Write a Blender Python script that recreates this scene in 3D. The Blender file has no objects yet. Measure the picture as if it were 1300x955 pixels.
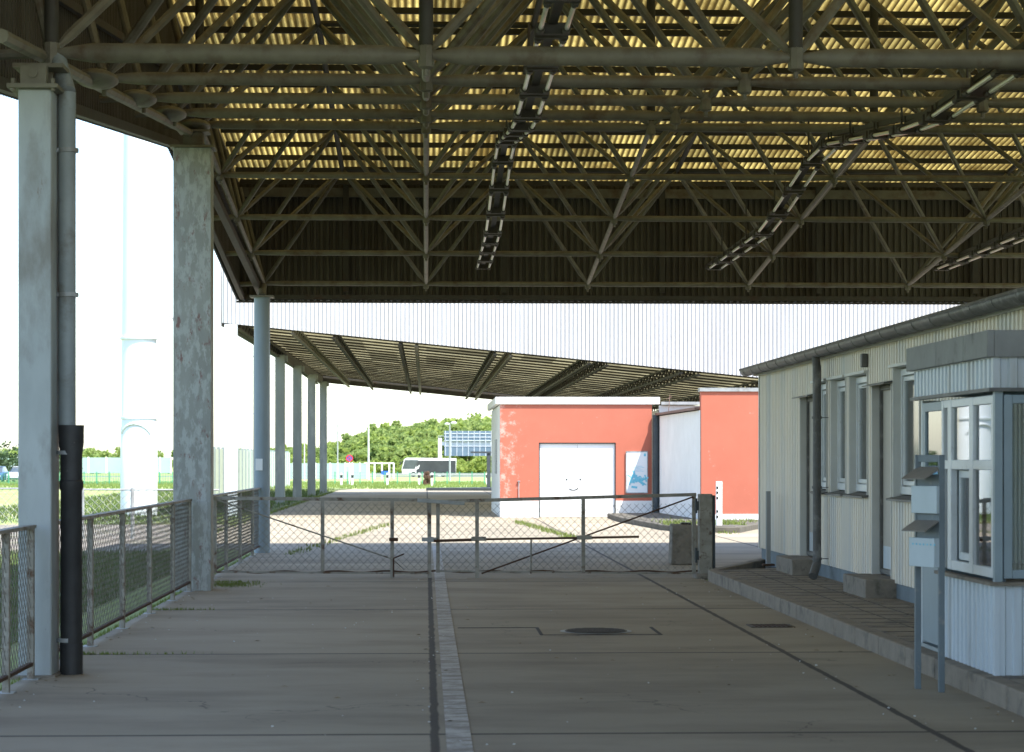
import bpy, math, random
from mathutils import Vector, Matrix
random.seed(7)
R = math.radians
S = bpy.context.scene
COL = S.collection

# ---------------------------------------------------------------- camera, world, sun, exposure
cd = bpy.data.cameras.new('camera'); cam = bpy.data.objects.new('camera', cd); COL.objects.link(cam)
cam.location = (0, 0, 1.6)
cam.rotation_euler = (R(90), 0, -math.atan(109/2800))
cd.sensor_width = 36; cd.lens = 36*2800/1300
cd.shift_y = (584-477.5)/1300
cd.clip_start = .1; cd.clip_end = 6000
cd.dof.use_dof = True; cd.dof.focus_distance = 32; cd.dof.aperture_fstop = 5.6
S.camera = cam
S.view_settings.view_transform = 'Standard'; S.view_settings.look = 'None'
S.view_settings.gamma = 1; S.view_settings.exposure = 1.68
W = bpy.data.worlds.new('World'); S.world = W; W.use_nodes = True
nt = W.node_tree; nt.nodes.clear()
sky = nt.nodes.new('ShaderNodeTexSky'); sky.sky_type = 'NISHITA'; sky.sun_disc = False
SUNV = Vector((-.38, .42, -1))
sky.sun_elevation = math.atan2(1, math.hypot(.38, .42)); sky.sun_rotation = R(138)
sky.air_density = 1.0; sky.dust_density = 1.0; sky.ozone_density = 1.0
bg = nt.nodes.new('ShaderNodeBackground'); bg.inputs[1].default_value = .145
wo = nt.nodes.new('ShaderNodeOutputWorld')
nt.links.new(sky.outputs[0], bg.inputs[0]); nt.links.new(bg.outputs[0], wo.inputs[0])
sl = bpy.data.lights.new('sun', 'SUN'); sl.energy = 3.3; sl.angle = R(.53); sl.color = (1, .955, .88)
so = bpy.data.objects.new('sun', sl); COL.objects.link(so)
so.rotation_euler = SUNV.to_track_quat('-Z', 'Y').to_euler(); so.location = (20, -20, 50)

# ---------------------------------------------------------------- helpers
class MB:
    def __init__(s): s.v = []; s.f = []
    def add(s, vs, fs):
        n = len(s.v); s.v += [tuple(p) for p in vs]; s.f += [tuple(i+n for i in f) for f in fs]; return s
    def box(s, x0, x1, y0, y1, z0, z1):
        return s.add([(x0,y0,z0),(x1,y0,z0),(x1,y1,z0),(x0,y1,z0),(x0,y0,z1),(x1,y0,z1),(x1,y1,z1),(x0,y1,z1)],
                     [(0,3,2,1),(4,5,6,7),(0,1,5,4),(1,2,6,5),(2,3,7,6),(3,0,4,7)])
    def hexa(s, p):   # 8 points, bottom 4 then top 4
        return s.add(p, [(0,3,2,1),(4,5,6,7),(0,1,5,4),(1,2,6,5),(2,3,7,6),(3,0,4,7)])
    def beam(s, p, q, w, h):   # box-section bar between two points
        p, q = Vector(p), Vector(q); d = (q-p).normalized()
        up = Vector((0,0,1)) if abs(d.z) < .95 else Vector((0,1,0))
        a = d.cross(up).normalized()*w/2; b = a.cross(d).normalized()*h/2
        return s.hexa([p-a-b, p+a-b, q+a-b, q-a-b, p-a+b, p+a+b, q+a+b, q-a+b])
    def tube(s, p, q, r, seg=8, r2=None, cap=True, prof=None):
        p, q = Vector(p), Vector(q); d = q-p; L = d.length
        if L < 1e-6: return s
        d.normalize(); up = Vector((0,0,1)) if abs(d.z) < .95 else Vector((0,1,0))
        a = d.cross(up).normalized(); b = a.cross(d).normalized()
        if prof is None: prof = [(0, r), (L, r if r2 is None else r2)]
        vs = []; fs = []
        for t, rr in prof:
            for k in range(seg):
                an = 2*math.pi*k/seg
                vs.append(p+d*t+(a*math.cos(an)+b*math.sin(an))*rr)
        for j in range(len(prof)-1):
            for k in range(seg):
                k2 = (k+1) % seg
                fs.append((j*seg+k, j*seg+k2, (j+1)*seg+k2, (j+1)*seg+k))
        if cap and seg > 3:
            fs.append(tuple(range(seg))[::-1]); n = (len(prof)-1)*seg; fs.append(tuple(n+k for k in range(seg)))
        return s.add(vs, fs)
    def path(s, pts, r, seg=8):
        for a, b in zip(pts, pts[1:]): s.tube(a, b, r, seg)
        return s
    def ball(s, c, r, sx=1, sy=1, sz=1, n=8, m=6):
        vs = []; fs = []
        for i in range(m+1):
            th = math.pi*i/m
            for k in range(n):
                ph = 2*math.pi*k/n
                vs.append((c[0]+r*sx*math.sin(th)*math.cos(ph), c[1]+r*sy*math.sin(th)*math.sin(ph), c[2]+r*sz*math.cos(th)))
        for i in range(m):
            for k in range(n):
                k2 = (k+1) % n
                fs.append((i*n+k, (i+1)*n+k, (i+1)*n+k2, i*n+k2))
        return s.add(vs, fs)
    def quad(s, a, b, c, d): return s.add([a, b, c, d], [(0,1,2,3)])
    def poly(s, pts, z0, z1):   # vertical prism from a plan outline (counter-clockwise)
        n = len(pts)
        vs = [(x,y,z0) for x,y in pts]+[(x,y,z1) for x,y in pts]
        fs = [tuple(range(n))[::-1], tuple(range(n,2*n))]+[(i,(i+1)%n,n+(i+1)%n,n+i) for i in range(n)]
        return s.add(vs, fs)

def org(o):
    v = Vector((0,0,0))
    while o: v += o.location; o = o.parent
    return v
def obj(name, mb, mat, parent=None, bevel=0, smooth=True, loc=None):
    o0 = org(parent) if parent else (Vector(loc) if loc else Vector((0,0,0)))
    me = bpy.data.meshes.new(name)
    me.from_pydata([(x-o0.x, y-o0.y, z-o0.z) for x,y,z in mb.v], [], mb.f)
    me.materials.append(mat)
    if smooth:
        me.polygons.foreach_set('use_smooth', [True]*len(me.polygons)); me.set_sharp_from_angle(angle=R(38))
    me.update()
    o = bpy.data.objects.new(name, me); COL.objects.link(o)
    if parent: o.parent = parent
    elif loc: o.location = loc
    if bevel:
        m = o.modifiers.new('bevel', 'BEVEL'); m.width = bevel; m.segments = 2; m.limit_method = 'ANGLE'; m.angle_limit = R(40)
    return o
def tag(o, label=None, cat=None, group=None, kind=None):
    for k, v in (('label',label),('category',cat),('group',group),('kind',kind)):
        if v: o[k] = v
    return o
def thing(name, loc, label, cat, group=None):
    o = bpy.data.objects.new(name, None); COL.objects.link(o); o.location = loc; o.empty_display_size = .2
    return tag(o, label, cat, group)
def copy_tree(o, parent=None, loc=None):
    c = o.copy(); COL.objects.link(c); c.parent = parent
    if loc: c.location = loc
    for ch in list(o.children): copy_tree(ch, c)
    return c

def corr_profile(L, pitch, dep):
    """trapezoidal sheet: list of (t, outward offset)"""
    out = []; n = max(1, int(round(L/pitch))); p = L/n
    for i in range(n):
        t = i*p
        out += [(t, 0), (t+p*.42, 0), (t+p*.52, dep), (t+p*.88, dep), (t+p*.98, 0)]
    out.append((L, 0)); return out
def corr(mb, a, b, zb, zt, nrm, pitch=.115, dep=.03):
    """vertical corrugated sheet from plan point a to b; zb, zt constant or f(t in 0..1)"""
    a, b = Vector(a), Vector(b); L = (b-a).length; d = (b-a)/L; n = Vector(nrm)
    zb = zb if callable(zb) else (lambda t, v=zb: v); zt = zt if callable(zt) else (lambda t, v=zt: v)
    vs = []; fs = []; pr = corr_profile(L, pitch, dep)
    for t, o in pr:
        p = a+d*t+n*o; vs += [(p.x,p.y,zb(t/L)), (p.x,p.y,zt(t/L))]
    for i in range(len(pr)-1): fs.append((2*i, 2*i+2, 2*i+3, 2*i+1))
    return mb.add(vs, fs)
def wave_sheet(mb, x0, x1, ys, zs, pitch, amp, along='x', n=6):
    """corrugated roof sheet, ribs running along y through points (ys, zs)"""
    m = int((x1-x0)/pitch*n); vs = []; fs = []
    for i in range(m+1):
        x = x0+(x1-x0)*i/m; o = amp*math.sin(2*math.pi*i/n)
        for y, z in zip(ys, zs): vs.append((x, y, (z(x) if callable(z) else z)+o))
    k = len(ys)
    for i in range(m):
        for j in range(k-1): fs.append((i*k+j, (i+1)*k+j, (i+1)*k+j+1, i*k+j+1))
    return mb.add(vs, fs)
def chain(mb, a, b, z0, z1, pitch=.1, r=.003):
    """chain-link netting between plan points a, b"""
    a, b = Vector(a), Vector(b); L = (b-a).length; d = (b-a)/L; H = z1-z0
    P = lambda t, z, o=0: (a.x+d.x*t-d.y*o, a.y+d.y*t+d.x*o, z0+z)
    c = -H
    while c < L:
        for sgn in (1, -1):
            t0, t1 = max(0, c), min(L, c+H)
            if t1-t0 > .02:
                if sgn == 1: mb.tube(P(t0, t0-c, .003), P(t1, t1-c, .003), r, 3)
                else: mb.tube(P(t0, H-(t0-c), -.003), P(t1, H-(t1-c), -.003), r, 3)
        c += pitch
    return mb

# ---------------------------------------------------------------- materials
def mat(name, c1, c2=None, scale=6, rough=.7, metal=0, bump=0, bscale=None, stain=None, sscale=2, sthr=.6, ssoft=.08,
        stretch=(1,1,1), spec=.4, stain2=None, s2scale=8, s2thr=.62, s2soft=.03):
    m = bpy.data.materials.new(name); m.use_nodes = True; n = m.node_tree; N = n.nodes; L = n.links
    p = N['Principled BSDF']; p.inputs['Roughness'].default_value = rough; p.inputs['Metallic'].default_value = metal
    p.inputs['Specular IOR Level'].default_value = spec
    geo = N.new('ShaderNodeNewGeometry'); mp = N.new('ShaderNodeMapping'); L.new(geo.outputs['Position'], mp.inputs[0])
    mp.inputs['Scale'].default_value = stretch
    def noise(sc, det=6, rg=.6):
        t = N.new('ShaderNodeTexNoise'); t.inputs['Scale'].default_value = sc; t.inputs['Detail'].default_value = det
        t.inputs['Roughness'].default_value = rg; L.new(mp.outputs[0], t.inputs['Vector']); return t.outputs[0]
    def ramp(src, lo, hi):
        r = N.new('ShaderNodeMapRange'); r.inputs[1].default_value = lo; r.inputs[2].default_value = hi
        L.new(src, r.inputs[0]); return r.outputs[0]
    def mix(f, a, b):
        x = N.new('ShaderNodeMix'); x.data_type = 'RGBA'; L.new(f, x.inputs[0])
        for sock, v in ((x.inputs[6], a), (x.inputs[7], b)):
            if isinstance(v, tuple): sock.default_value = (*v, 1)
            else: L.new(v, sock)
        return x.outputs[2]
    c2 = c2 or tuple(v*.8 for v in c1)
    col = mix(ramp(noise(scale), .3, .7), c1, c2)
    if stain: col = mix(ramp(noise(sscale, 8, .65), sthr-ssoft, sthr+ssoft), col, stain)
    if stain2: col = mix(ramp(noise(s2scale, 8, .7), s2thr-s2soft, s2thr+s2soft), col, stain2)
    L.new(col, p.inputs['Base Color'])
    if bump:
        b = N.new('ShaderNodeBump'); b.inputs['Strength'].default_value = bump; b.inputs['Distance'].default_value = .02
        L.new(noise(bscale or scale*4, 8), b.inputs['Height']); L.new(b.outputs[0], p.inputs['Normal'])
    return m, n, p, mp, noise, ramp, mix
M = {}
def mk(key, *a, **k): M[key] = mat(key, *a, **k)[0]
mk('steel_olive', (.175,.165,.125), (.115,.105,.078), 5, .55, stain=(.085,.055,.032), sscale=3.5, sthr=.62, ssoft=.1, bump=.08)
mk('steel_dark', (.055,.052,.042), (.035,.032,.026), 4, .65, stain=(.05,.03,.02), sscale=3)
mk('column_paint', (.38,.42,.42), (.28,.31,.31), 3, .55, stain=(.20,.20,.18), sscale=2.2, sthr=.56, stretch=(1,1,.35), bump=.1, stain2=(.16,.09,.06), s2scale=9, s2thr=.68)
mk('column_peeling', (.30,.32,.30), (.24,.255,.24), 3, .6, stain=(.37,.40,.39), sscale=13, sthr=.53, ssoft=.05, stretch=(1,1,.4), bump=.35, stain2=(.20,.12,.11), s2scale=11, s2thr=.61, s2soft=.04)
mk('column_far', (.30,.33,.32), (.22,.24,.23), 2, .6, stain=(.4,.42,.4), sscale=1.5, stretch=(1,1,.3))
mk('column_blue', (.25,.31,.35), (.20,.25,.28), 3, .5, stretch=(1,1,.3))
mk('pipe_grey', (.27,.31,.32), (.20,.23,.235), 4, .5, stain=(.13,.12,.1), sscale=3)
mk('pipe_black', (.035,.036,.036), (.022,.022,.022), 8, .55, stain=(.09,.085,.075), sscale=14, sthr=.68, ssoft=.03)
mk('fence_steel', (.33,.32,.28), (.20,.185,.15), 7, .6, stain=(.10,.055,.03), sscale=8, sthr=.6, ssoft=.06, bump=.1)
mk('fence_wire', (.24,.235,.215), (.13,.115,.09), 9, .6)
mk('galv', (.36,.38,.38), (.27,.285,.285), 6, .5, metal=.1, stain=(.2,.2,.19), sscale=4)
mk('rust', (.09,.045,.025), (.05,.028,.018), 14, .85, bump=.2)
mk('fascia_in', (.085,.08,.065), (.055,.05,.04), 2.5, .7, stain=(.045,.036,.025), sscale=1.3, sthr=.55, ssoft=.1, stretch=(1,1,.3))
mk('fascia_white', (.60,.595,.59), (.52,.515,.505), 1.2, .6, stain=(.55,.52,.47), sscale=.8, sthr=.66, stretch=(2,2,.3))
mk('hut_clad', (.78,.72,.61), (.68,.63,.54), 1.2, .5, stain=(.56,.57,.55), sscale=.9, sthr=.55, ssoft=.1, stretch=(1,1.8,.12), stain2=(.22,.17,.12), s2scale=20, s2thr=.75)
mk('hut_trim', (.58,.59,.56), (.50,.51,.49), 3, .5)
mk('hut_plinth', (.19,.235,.26), (.14,.17,.19), 4, .8, bump=.15)
mk('booth_clad', (.55,.62,.67), (.49,.56,.61), 2, .45, stain=(.40,.42,.42), sscale=1.5, stretch=(2,2,.2), stain2=(.15,.12,.1), s2scale=18, s2thr=.76)
mk('booth_band', (.26,.27,.26), (.20,.205,.20), 4, .7, stain=(.10,.095,.09), sscale=5, sthr=.66, bump=.1)
mk('white_frame', (.66,.69,.70), (.58,.61,.62), 5, .4, stain=(.36,.36,.34), sscale=9, sthr=.7)
mk('booth_door', (.26,.33,.37), (.22,.28,.31), 3, .45)
mk('gutter', (.13,.13,.125), (.085,.085,.08), 6, .55, stain=(.24,.24,.23), sscale=5, sthr=.62)
mk('door_beige', (.47,.44,.38), (.42,.39,.34), 2, .5)
mk('concrete_block', (.27,.24,.20), (.20,.18,.15), 9, .9, bump=.5, bscale=60, stain=(.12,.11,.09), sscale=6)
mk('kerb', (.28,.24,.19), (.20,.175,.14), 5, .9, bump=.4, bscale=40, stain=(.12,.11,.09), sscale=3)
mk('white_wall', (.78,.78,.76), (.70,.70,.68), 1.5, .8, stain=(.5,.48,.44), sscale=1.2, sthr=.72, bump=.05)
mk('white_door', (.84,.85,.85), (.80,.81,.81), 3, .5)
mk('asphalt_black', (.03,.03,.03), (.045,.043,.04), 9, .85)
mk('paint_black', (.02,.02,.02), None, 5, .6)
mk('poster_white', (.75,.78,.80), (.70,.74,.77), 4, .4)
mk('poster_blue', (.10,.42,.58), (.22,.58,.70), 30, .4)
mk('mast', (.72,.78,.80), (.66,.72,.74), .8, .45)
mk('lamp_tube', (.78,.78,.74), (.62,.6,.52), 4, .25)
mk('lamp_pole', (.60,.62,.60), (.52,.54,.52), 2, .6)
mk('lamp_pole_grey', (.34,.36,.37), (.28,.3,.31), 2, .6)
mk('green_sheet', (.42,.48,.40), (.36,.42,.35), 1.2, .6, stretch=(1,1,.3))
mk('green_dark', (.05,.06,.05), None, 4, .7)
mk('mint', (.33,.44,.42), (.28,.39,.37), .3, .3)
mk('white_paint', (.8,.8,.8), (.74,.74,.74), 3, .5)
mk('fence_green', (.06,.30,.17), (.05,.24,.14), 3, .6)
mk('bark', (.11,.085,.06), (.06,.05,.04), 6, .9, bump=.5)
mk('bush_leaf', (.06,.11,.03), (.035,.07,.02), .9, .8)
mk('pine_leaf', (.045,.085,.03), (.025,.05,.02), 1.2, .8)
mk('birch_leaf', (.20,.19,.11), (.13,.12,.07), 1.0, .8)
mk('grass_blade', (.09,.15,.035), (.055,.10,.025), .8, .8, stain=(.16,.16,.06), sscale=2.2, sthr=.58)
mk('weed', (.17,.22,.045), (.12,.16,.03), 3, .8)
mk('bus_body', (.8,.8,.8), (.75,.75,.75), 1, .3)
mk('bus_dark', (.03,.033,.038), (.045,.05,.055), .6, .25)
mk('bus_glass', (.04,.055,.065), (.08,.1,.11), 1, .1, spec=.8)
mk('rubber', (.02,.02,.02), None, 4, .85)
mk('gantry_white', (.62,.66,.68), (.55,.59,.61), 1, .5)
mk('gantry_blue', (.13,.19,.24), (.09,.14,.18), .8, .6)
mk('sign_blue', (.03,.12,.45), None, 4, .4)
mk('sign_red', (.60,.03,.05), None, 4, .4)
mk('dark_post', (.06,.075,.08), (.04,.05,.055), 4, .7)
mk('car_white', (.7,.72,.75), None, 3, .25)
mk('car_blue', (.05,.10,.22), None, 3, .25)
mk('orange', (.7,.25,.04), None, 3, .5)
mk('red_hoop', (.55,.03,.03), None, 3, .4)
mk('iron', (.07,.06,.05), (.045,.04,.035), 20, .55, metal=.3, bump=.3)
mk('tile_edge', (.24,.15,.12), (.15,.10,.08), 8, .8)
mk('interior', (.34,.37,.36), (.27,.30,.29), 2, .8)
mk('rack_blue', (.15,.19,.21), (.115,.145,.16), 5, .5, stain=(.3,.28,.25), sscale=9, sthr=.66)
mk('rack_box', (.50,.58,.62), (.44,.52,.55), 5, .4)
mk('rack_tray', (.24,.22,.19), (.18,.165,.145), 7, .7)
mk('sheet_edge', (.30,.36,.37), (.24,.29,.30), 4, .6)

# red render with flaked paint, heavier towards the west corner of the wall
m, n, p, mp, noise, ramp, mix = mat('red_render', (.46,.14,.088), (.42,.125,.078), 1.4, .85, bump=.12, bscale=30)
N, L = n.nodes, n.links
sep = N.new('ShaderNodeSeparateXYZ'); geo = N.new('ShaderNodeNewGeometry'); L.new(geo.outputs['Position'], sep.inputs[0])
near = ramp(sep.outputs[0], 3.0, 2.05)
a1 = N.new('ShaderNodeMath'); a1.operation = 'MULTIPLY'; L.new(near, a1.inputs[0]); a1.inputs[1].default_value = .17
a2 = N.new('ShaderNodeMath'); a2.operation = 'ADD'; L.new(noise(4.5, 10, .75), a2.inputs[0]); L.new(a1.outputs[0], a2.inputs[1])
pk = ramp(a2.outputs[0], .63, .76)
old = p.inputs['Base Color'].links[0].from_socket
L.new(mix(pk, old, (.60,.34,.28)), p.inputs['Base Color']); M['red_render'] = m

# translucent corrugated roofing
def sheet_mat(name, c, dirt, tr, sc=1.5, rib=None):
    m = bpy.data.materials.new(name); m.use_nodes = True; n = m.node_tree; N = n.nodes; L = n.links
    p = N['Principled BSDF']; out = N['Material Output']
    geo = N.new('ShaderNodeNewGeometry'); mp = N.new('ShaderNodeMapping'); L.new(geo.outputs['Position'], mp.inputs[0]); mp.inputs['Scale'].default_value = (1.0,.5,1)
    def nz(s, d=8):
        t = N.new('ShaderNodeTexNoise'); t.inputs['Scale'].default_value = s; t.inputs['Detail'].default_value = d; t.inputs['Roughness'].default_value = .7
        L.new(mp.outputs[0], t.inputs['Vector']); return t.outputs[0]
    r = N.new('ShaderNodeMapRange'); r.inputs[1].default_value = .40; r.inputs[2].default_value = .62; L.new(nz(sc), r.inputs[0])
    # tone changes from one sheet to the next (sheets about 1 m wide)
    sp = N.new('ShaderNodeSeparateXYZ'); L.new(geo.outputs['Position'], sp.inputs[0])
    def snap(o, s):
        a = N.new('ShaderNodeMath'); a.operation = 'SNAP'; L.new(sp.outputs[o], a.inputs[0]); a.inputs[1].default_value = s; return a.outputs[0]
    cb = N.new('ShaderNodeCombineXYZ'); L.new(snap(0, 1.03), cb.inputs[0]); L.new(snap(1, 2.72), cb.inputs[1])
    wn = N.new('ShaderNodeTexWhiteNoise'); L.new(cb.outputs[0], wn.inputs[0])
    hm = N.new('ShaderNodeMapRange'); hm.inputs[3].default_value = .45; hm.inputs[4].default_value = 1.2; L.new(wn.outputs[0], hm.inputs[0])
    mx = N.new('ShaderNodeMix'); mx.data_type = 'RGBA'; mx.inputs[6].default_value = (*c,1); mx.inputs[7].default_value = (*dirt,1); L.new(r.outputs[0], mx.inputs[0])
    if rib:
        def mt(op, a, b):
            x = N.new('ShaderNodeMath'); x.operation = op
            for i, v in enumerate((a, b)):
                if isinstance(v, (int, float)): x.inputs[i].default_value = v
                else: L.new(v, x.inputs[i])
            return x.outputs[0]
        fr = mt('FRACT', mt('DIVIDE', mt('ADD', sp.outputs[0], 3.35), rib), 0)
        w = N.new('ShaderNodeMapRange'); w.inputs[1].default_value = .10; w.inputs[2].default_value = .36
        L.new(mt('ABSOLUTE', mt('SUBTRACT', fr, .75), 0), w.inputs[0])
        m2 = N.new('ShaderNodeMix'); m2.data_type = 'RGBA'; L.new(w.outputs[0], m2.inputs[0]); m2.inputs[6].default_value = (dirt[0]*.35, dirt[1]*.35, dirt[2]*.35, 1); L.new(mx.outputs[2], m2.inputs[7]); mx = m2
    mu = N.new('ShaderNodeVectorMath'); mu.operation = 'SCALE'; L.new(mx.outputs[2], mu.inputs[0]); L.new(hm.outputs[0], mu.inputs['Scale'])
    L.new(mu.outputs[0], p.inputs['Base Color']); p.inputs['Roughness'].default_value = .6
    t = N.new('ShaderNodeBsdfTranslucent'); L.new(mu.outputs[0], t.inputs[0])
    ms = N.new('ShaderNodeMixShader'); ms.inputs[0].default_value = tr
    L.new(p.outputs[0], ms.inputs[1]); L.new(t.outputs[0], ms.inputs[2]); L.new(ms.outputs[0], out.inputs[0])
    return m
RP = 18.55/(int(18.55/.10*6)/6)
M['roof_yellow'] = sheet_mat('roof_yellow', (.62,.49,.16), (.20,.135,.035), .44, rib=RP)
M['roof_olive'] = sheet_mat('roof_olive', (.36,.325,.19), (.27,.235,.13), .45, .8)
M['roof_grey'] = sheet_mat('roof_grey', (.22,.20,.14), (.16,.13,.09), .12, .8)

# foliage with some light coming through the leaves
def leaf_mat(name, c1, c2, sc, tr=.35):
    m, n, p, mp, noise, ramp, mix = mat(name, c1, c2, sc, .75)
    N, L = n.nodes, n.links; out = N['Material Output']
    t = N.new('ShaderNodeBsdfTranslucent'); L.new(p.inputs['Base Color'].links[0].from_socket, t.inputs[0])
    ms = N.new('ShaderNodeMixShader'); ms.inputs[0].default_value = tr
    L.new(p.outputs[0], ms.inputs[1]); L.new(t.outputs[0], ms.inputs[2]); L.new(ms.outputs[0], out.inputs[0]); M[name] = m
leaf_mat('wood_leaf', (.34,.42,.13), (.22,.31,.09), .05, .55)
leaf_mat('wood_leaf_pale', (.38,.46,.12), (.26,.35,.08), .06, .55)

leaf_mat('meadow_blade', (.26,.34,.09), (.20,.27,.07), .2, .5)
# glass: reflects by angle, otherwise see-through with a tint
def glass(name, tint, base=.06, rough=.02):
    m = bpy.data.materials.new(name); m.use_nodes = True; n = m.node_tree; N = n.nodes; L = n.links; N.clear()
    out = N.new('ShaderNodeOutputMaterial'); tr = N.new('ShaderNodeBsdfTransparent'); tr.inputs[0].default_value = (*tint,1)
    gl = N.new('ShaderNodeBsdfGlossy'); gl.inputs['Roughness'].default_value = rough
    lw = N.new('ShaderNodeFresnel'); lw.inputs[0].default_value = 1.7
    mx = N.new('ShaderNodeMixShader'); ad = N.new('ShaderNodeMath'); ad.operation = 'ADD'; ad.use_clamp = True; L.new(lw.outputs[0], ad.inputs[0]); ad.inputs[1].default_value = base
    L.new(ad.outputs[0], mx.inputs[0]); L.new(tr.outputs[0], mx.inputs[1]); L.new(gl.outputs[0], mx.inputs[2]); L.new(mx.outputs[0], out.inputs[0])
    M[name] = m
glass('booth_glass', (.70,.80,.80), .14)
glass('hut_glass', (.68,.78,.80), .12, .08)

# concrete carriageway with cast slabs and tarred joints
def concrete_road():
    m, n, p, mp, noise, ramp, mix = mat('road_concrete', (.345,.30,.222), (.275,.238,.175), .7, .85, bump=.25, bscale=45,
                                        stain=(.20,.17,.125), sscale=.9, sthr=.58, ssoft=.13, stretch=(.45,1,1), stain2=(.36,.34,.29), s2scale=13, s2thr=.69, s2soft=.04)
    N, L = n.nodes, n.links
    geo = N.new('ShaderNodeNewGeometry'); sp = N.new('ShaderNodeSeparateXYZ'); L.new(geo.outputs['Position'], sp.inputs[0])
    def math_(op, a, b=None, c=None):
        x = N.new('ShaderNodeMath'); x.operation = op
        for i, v in enumerate((a, b, c)):
            if v is None: continue
            if isinstance(v, (int, float)): x.inputs[i].default_value = v
            else: L.new(v, x.inputs[i])
        return x.outputs[0]
    nz = math_('MULTIPLY', math_('SUBTRACT', noise(3, 8, .7), .5), .05)
    yy = math_('ADD', sp.outputs[1], nz); xx = math_('ADD', sp.outputs[0], nz)
    dy = math_('ABSOLUTE', math_('SUBTRACT', math_('MODULO', math_('ADD', yy, 1000-18.2+2.7), 5.38), 0))
    dy = math_('MINIMUM', math_('ABSOLUTE', math_('SUBTRACT', math_('MODULO', math_('ADD', yy, 538*5-18.25+2.69), 5.38), 2.69)), 9)
    d = math_('MULTIPLY', dy, 1)
    cr = [ramp(d, .042, .02)]
    for xj, w in ((.05, .02), (2.98, .02), (-4.65, .03), (6.1, .02), (9.1,.02)):
        dd = math_('ABSOLUTE', math_('SUBTRACT', xx, xj)); cr.append(ramp(dd, w+.012, w))
    j = cr[0]
    for c in cr[1:]: j = math_('MAXIMUM', j, c)
    old = p.inputs['Base Color'].links[0].from_socket
    # slab to slab tone
    sn = N.new('ShaderNodeCombineXYZ')
    L.new(math_('FLOOR', math_('DIVIDE', math_('ADD', sp.outputs[1], 538*5-18.25), 5.38)), sn.inputs[1])
    L.new(math_('FLOOR', math_('DIVIDE', math_('ADD', sp.outputs[0], 300-.05), 3.0)), sn.inputs[0])
    wn = N.new('ShaderNodeTexWhiteNoise'); L.new(sn.outputs[0], wn.inputs[0])
    vm = N.new('ShaderNodeVectorMath'); vm.operation = 'SCALE'; L.new(old, vm.inputs[0]); L.new(math_('ADD', math_('MULTIPLY', wn.outputs[0], .18), .9), vm.inputs['Scale'])
    vo = N.new('ShaderNodeTexVoronoi'); vo.feature = 'DISTANCE_TO_EDGE'; vo.inputs['Scale'].default_value = .33
    dv = N.new('ShaderNodeVectorMath'); dv.operation = 'MULTIPLY_ADD'; tn = N.new('ShaderNodeTexNoise'); tn.inputs['Scale'].default_value = 2.2; tn.inputs['Detail'].default_value = 8
    L.new(geo.outputs['Position'], tn.inputs['Vector']); L.new(tn.outputs['Color'], dv.inputs[0]); dv.inputs[1].default_value = (.9,.9,0); L.new(geo.outputs['Position'], dv.inputs[2]); L.new(dv.outputs[0], vo.inputs['Vector'])
    ck = math_('MULTIPLY', ramp(vo.outputs[0], .0028, .001), ramp(noise(.45, 3), .50, .58))
    j = math_('MAXIMUM', j, math_('MULTIPLY', ck, .7))
    L.new(mix(math_('MULTIPLY', j, .88), vm.outputs[0], (.035,.03,.026)), p.inputs['Base Color'])
    M['road_concrete'] = m
concrete_road()
m, n, p, mp, noise, ramp, mix = mat('line_paint', (.52,.50,.45), (.42,.40,.36), 5, .8)
old = p.inputs['Base Color'].links[0].from_socket
mp.inputs['Scale'].default_value = (.6,1.6,1)
n.links.new(mix(ramp(noise(5, 10, .85), .44, .56), old, (.24,.215,.18)), p.inputs['Base Color']); M['line_paint'] = m
mk('grass_ground', (.085,.13,.035), (.13,.16,.05), .35, .9, bump=.6, bscale=8, stain=(.19,.19,.08), sscale=.5, sthr=.6, ssoft=.12)
mk('meadow', (.22,.29,.085), (.27,.31,.11), .12, .9, bump=.5, bscale=3, stain=(.36,.34,.18), sscale=.3, sthr=.6)
mk('gravel', (.28,.25,.21), (.16,.14,.12), 18, .95, bump=1, bscale=30, stain=(.10,.12,.05), sscale=1.2, sthr=.6)
mk('paver', (.29,.25,.195), (.22,.19,.15), 3, .85, bump=.3, bscale=40, stain=(.10,.09,.08), sscale=2)
mk('hill_soil', (.07,.10,.03), (.05,.075,.025), .1, .95)
mk('far_road', (.16,.16,.16), None, 2, .9)

# ---------------------------------------------------------------- ground and terrain (structure)
def terrain():
    mb = MB()
    ys = [-60,0,20,60,122,150,200,300,440,470,520,600,750,1000,2500]
    def z(x, y):
        if y <= 122: return -.012
        if y <= 440: return -.012-(y-122)*.0055
        b = -1.78
        return b+min(1, (y-440)/110)*4.5*max(0, min(1, (x+75)/60))
    xs = [-2500,-600,-200,-120,-80,-50,-30,-15,0,15,30,50,80,200,600,2500]
    for y in ys:
        for x in xs: mb.v.append((x,y,z(x,y)))
    k = len(xs)
    for j in range(len(ys)-1):
        for i in range(k-1): mb.f.append((j*k+i, j*k+i+1, (j+1)*k+i+1, (j+1)*k+i))
    return mb
tag(obj('ground', terrain(), M['meadow']), kind='structure')
road = MB(); road.poly([(-2.95,-40),(3.72,-40),(3.72,29.6),(40,29.6),(40,122),(-4.0,122),(-4.7,116),(-4.7,42),(-2.95,38.8)], -.25, 0)
tag(obj('road', road, M['road_concrete'], smooth=False), kind='structure')
ln = MB()
for y0, y1 in ((-20,33.2),(33.26,41.0)): ln.box(.115,.26,y0,y1,-.01,.004)
tag(obj('road_marking', ln, M['line_paint'], smooth=False), kind='structure')
tag(obj('lawn', MB().box(-60,-3.62,-30,38,-.2,-.004), M['grass_ground'], smooth=False), kind='structure')
tag(obj('gravel_path', MB().box(-60,-4.72,38.004,55,-.2,-.003), M['gravel'], smooth=False), kind='structure')
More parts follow.
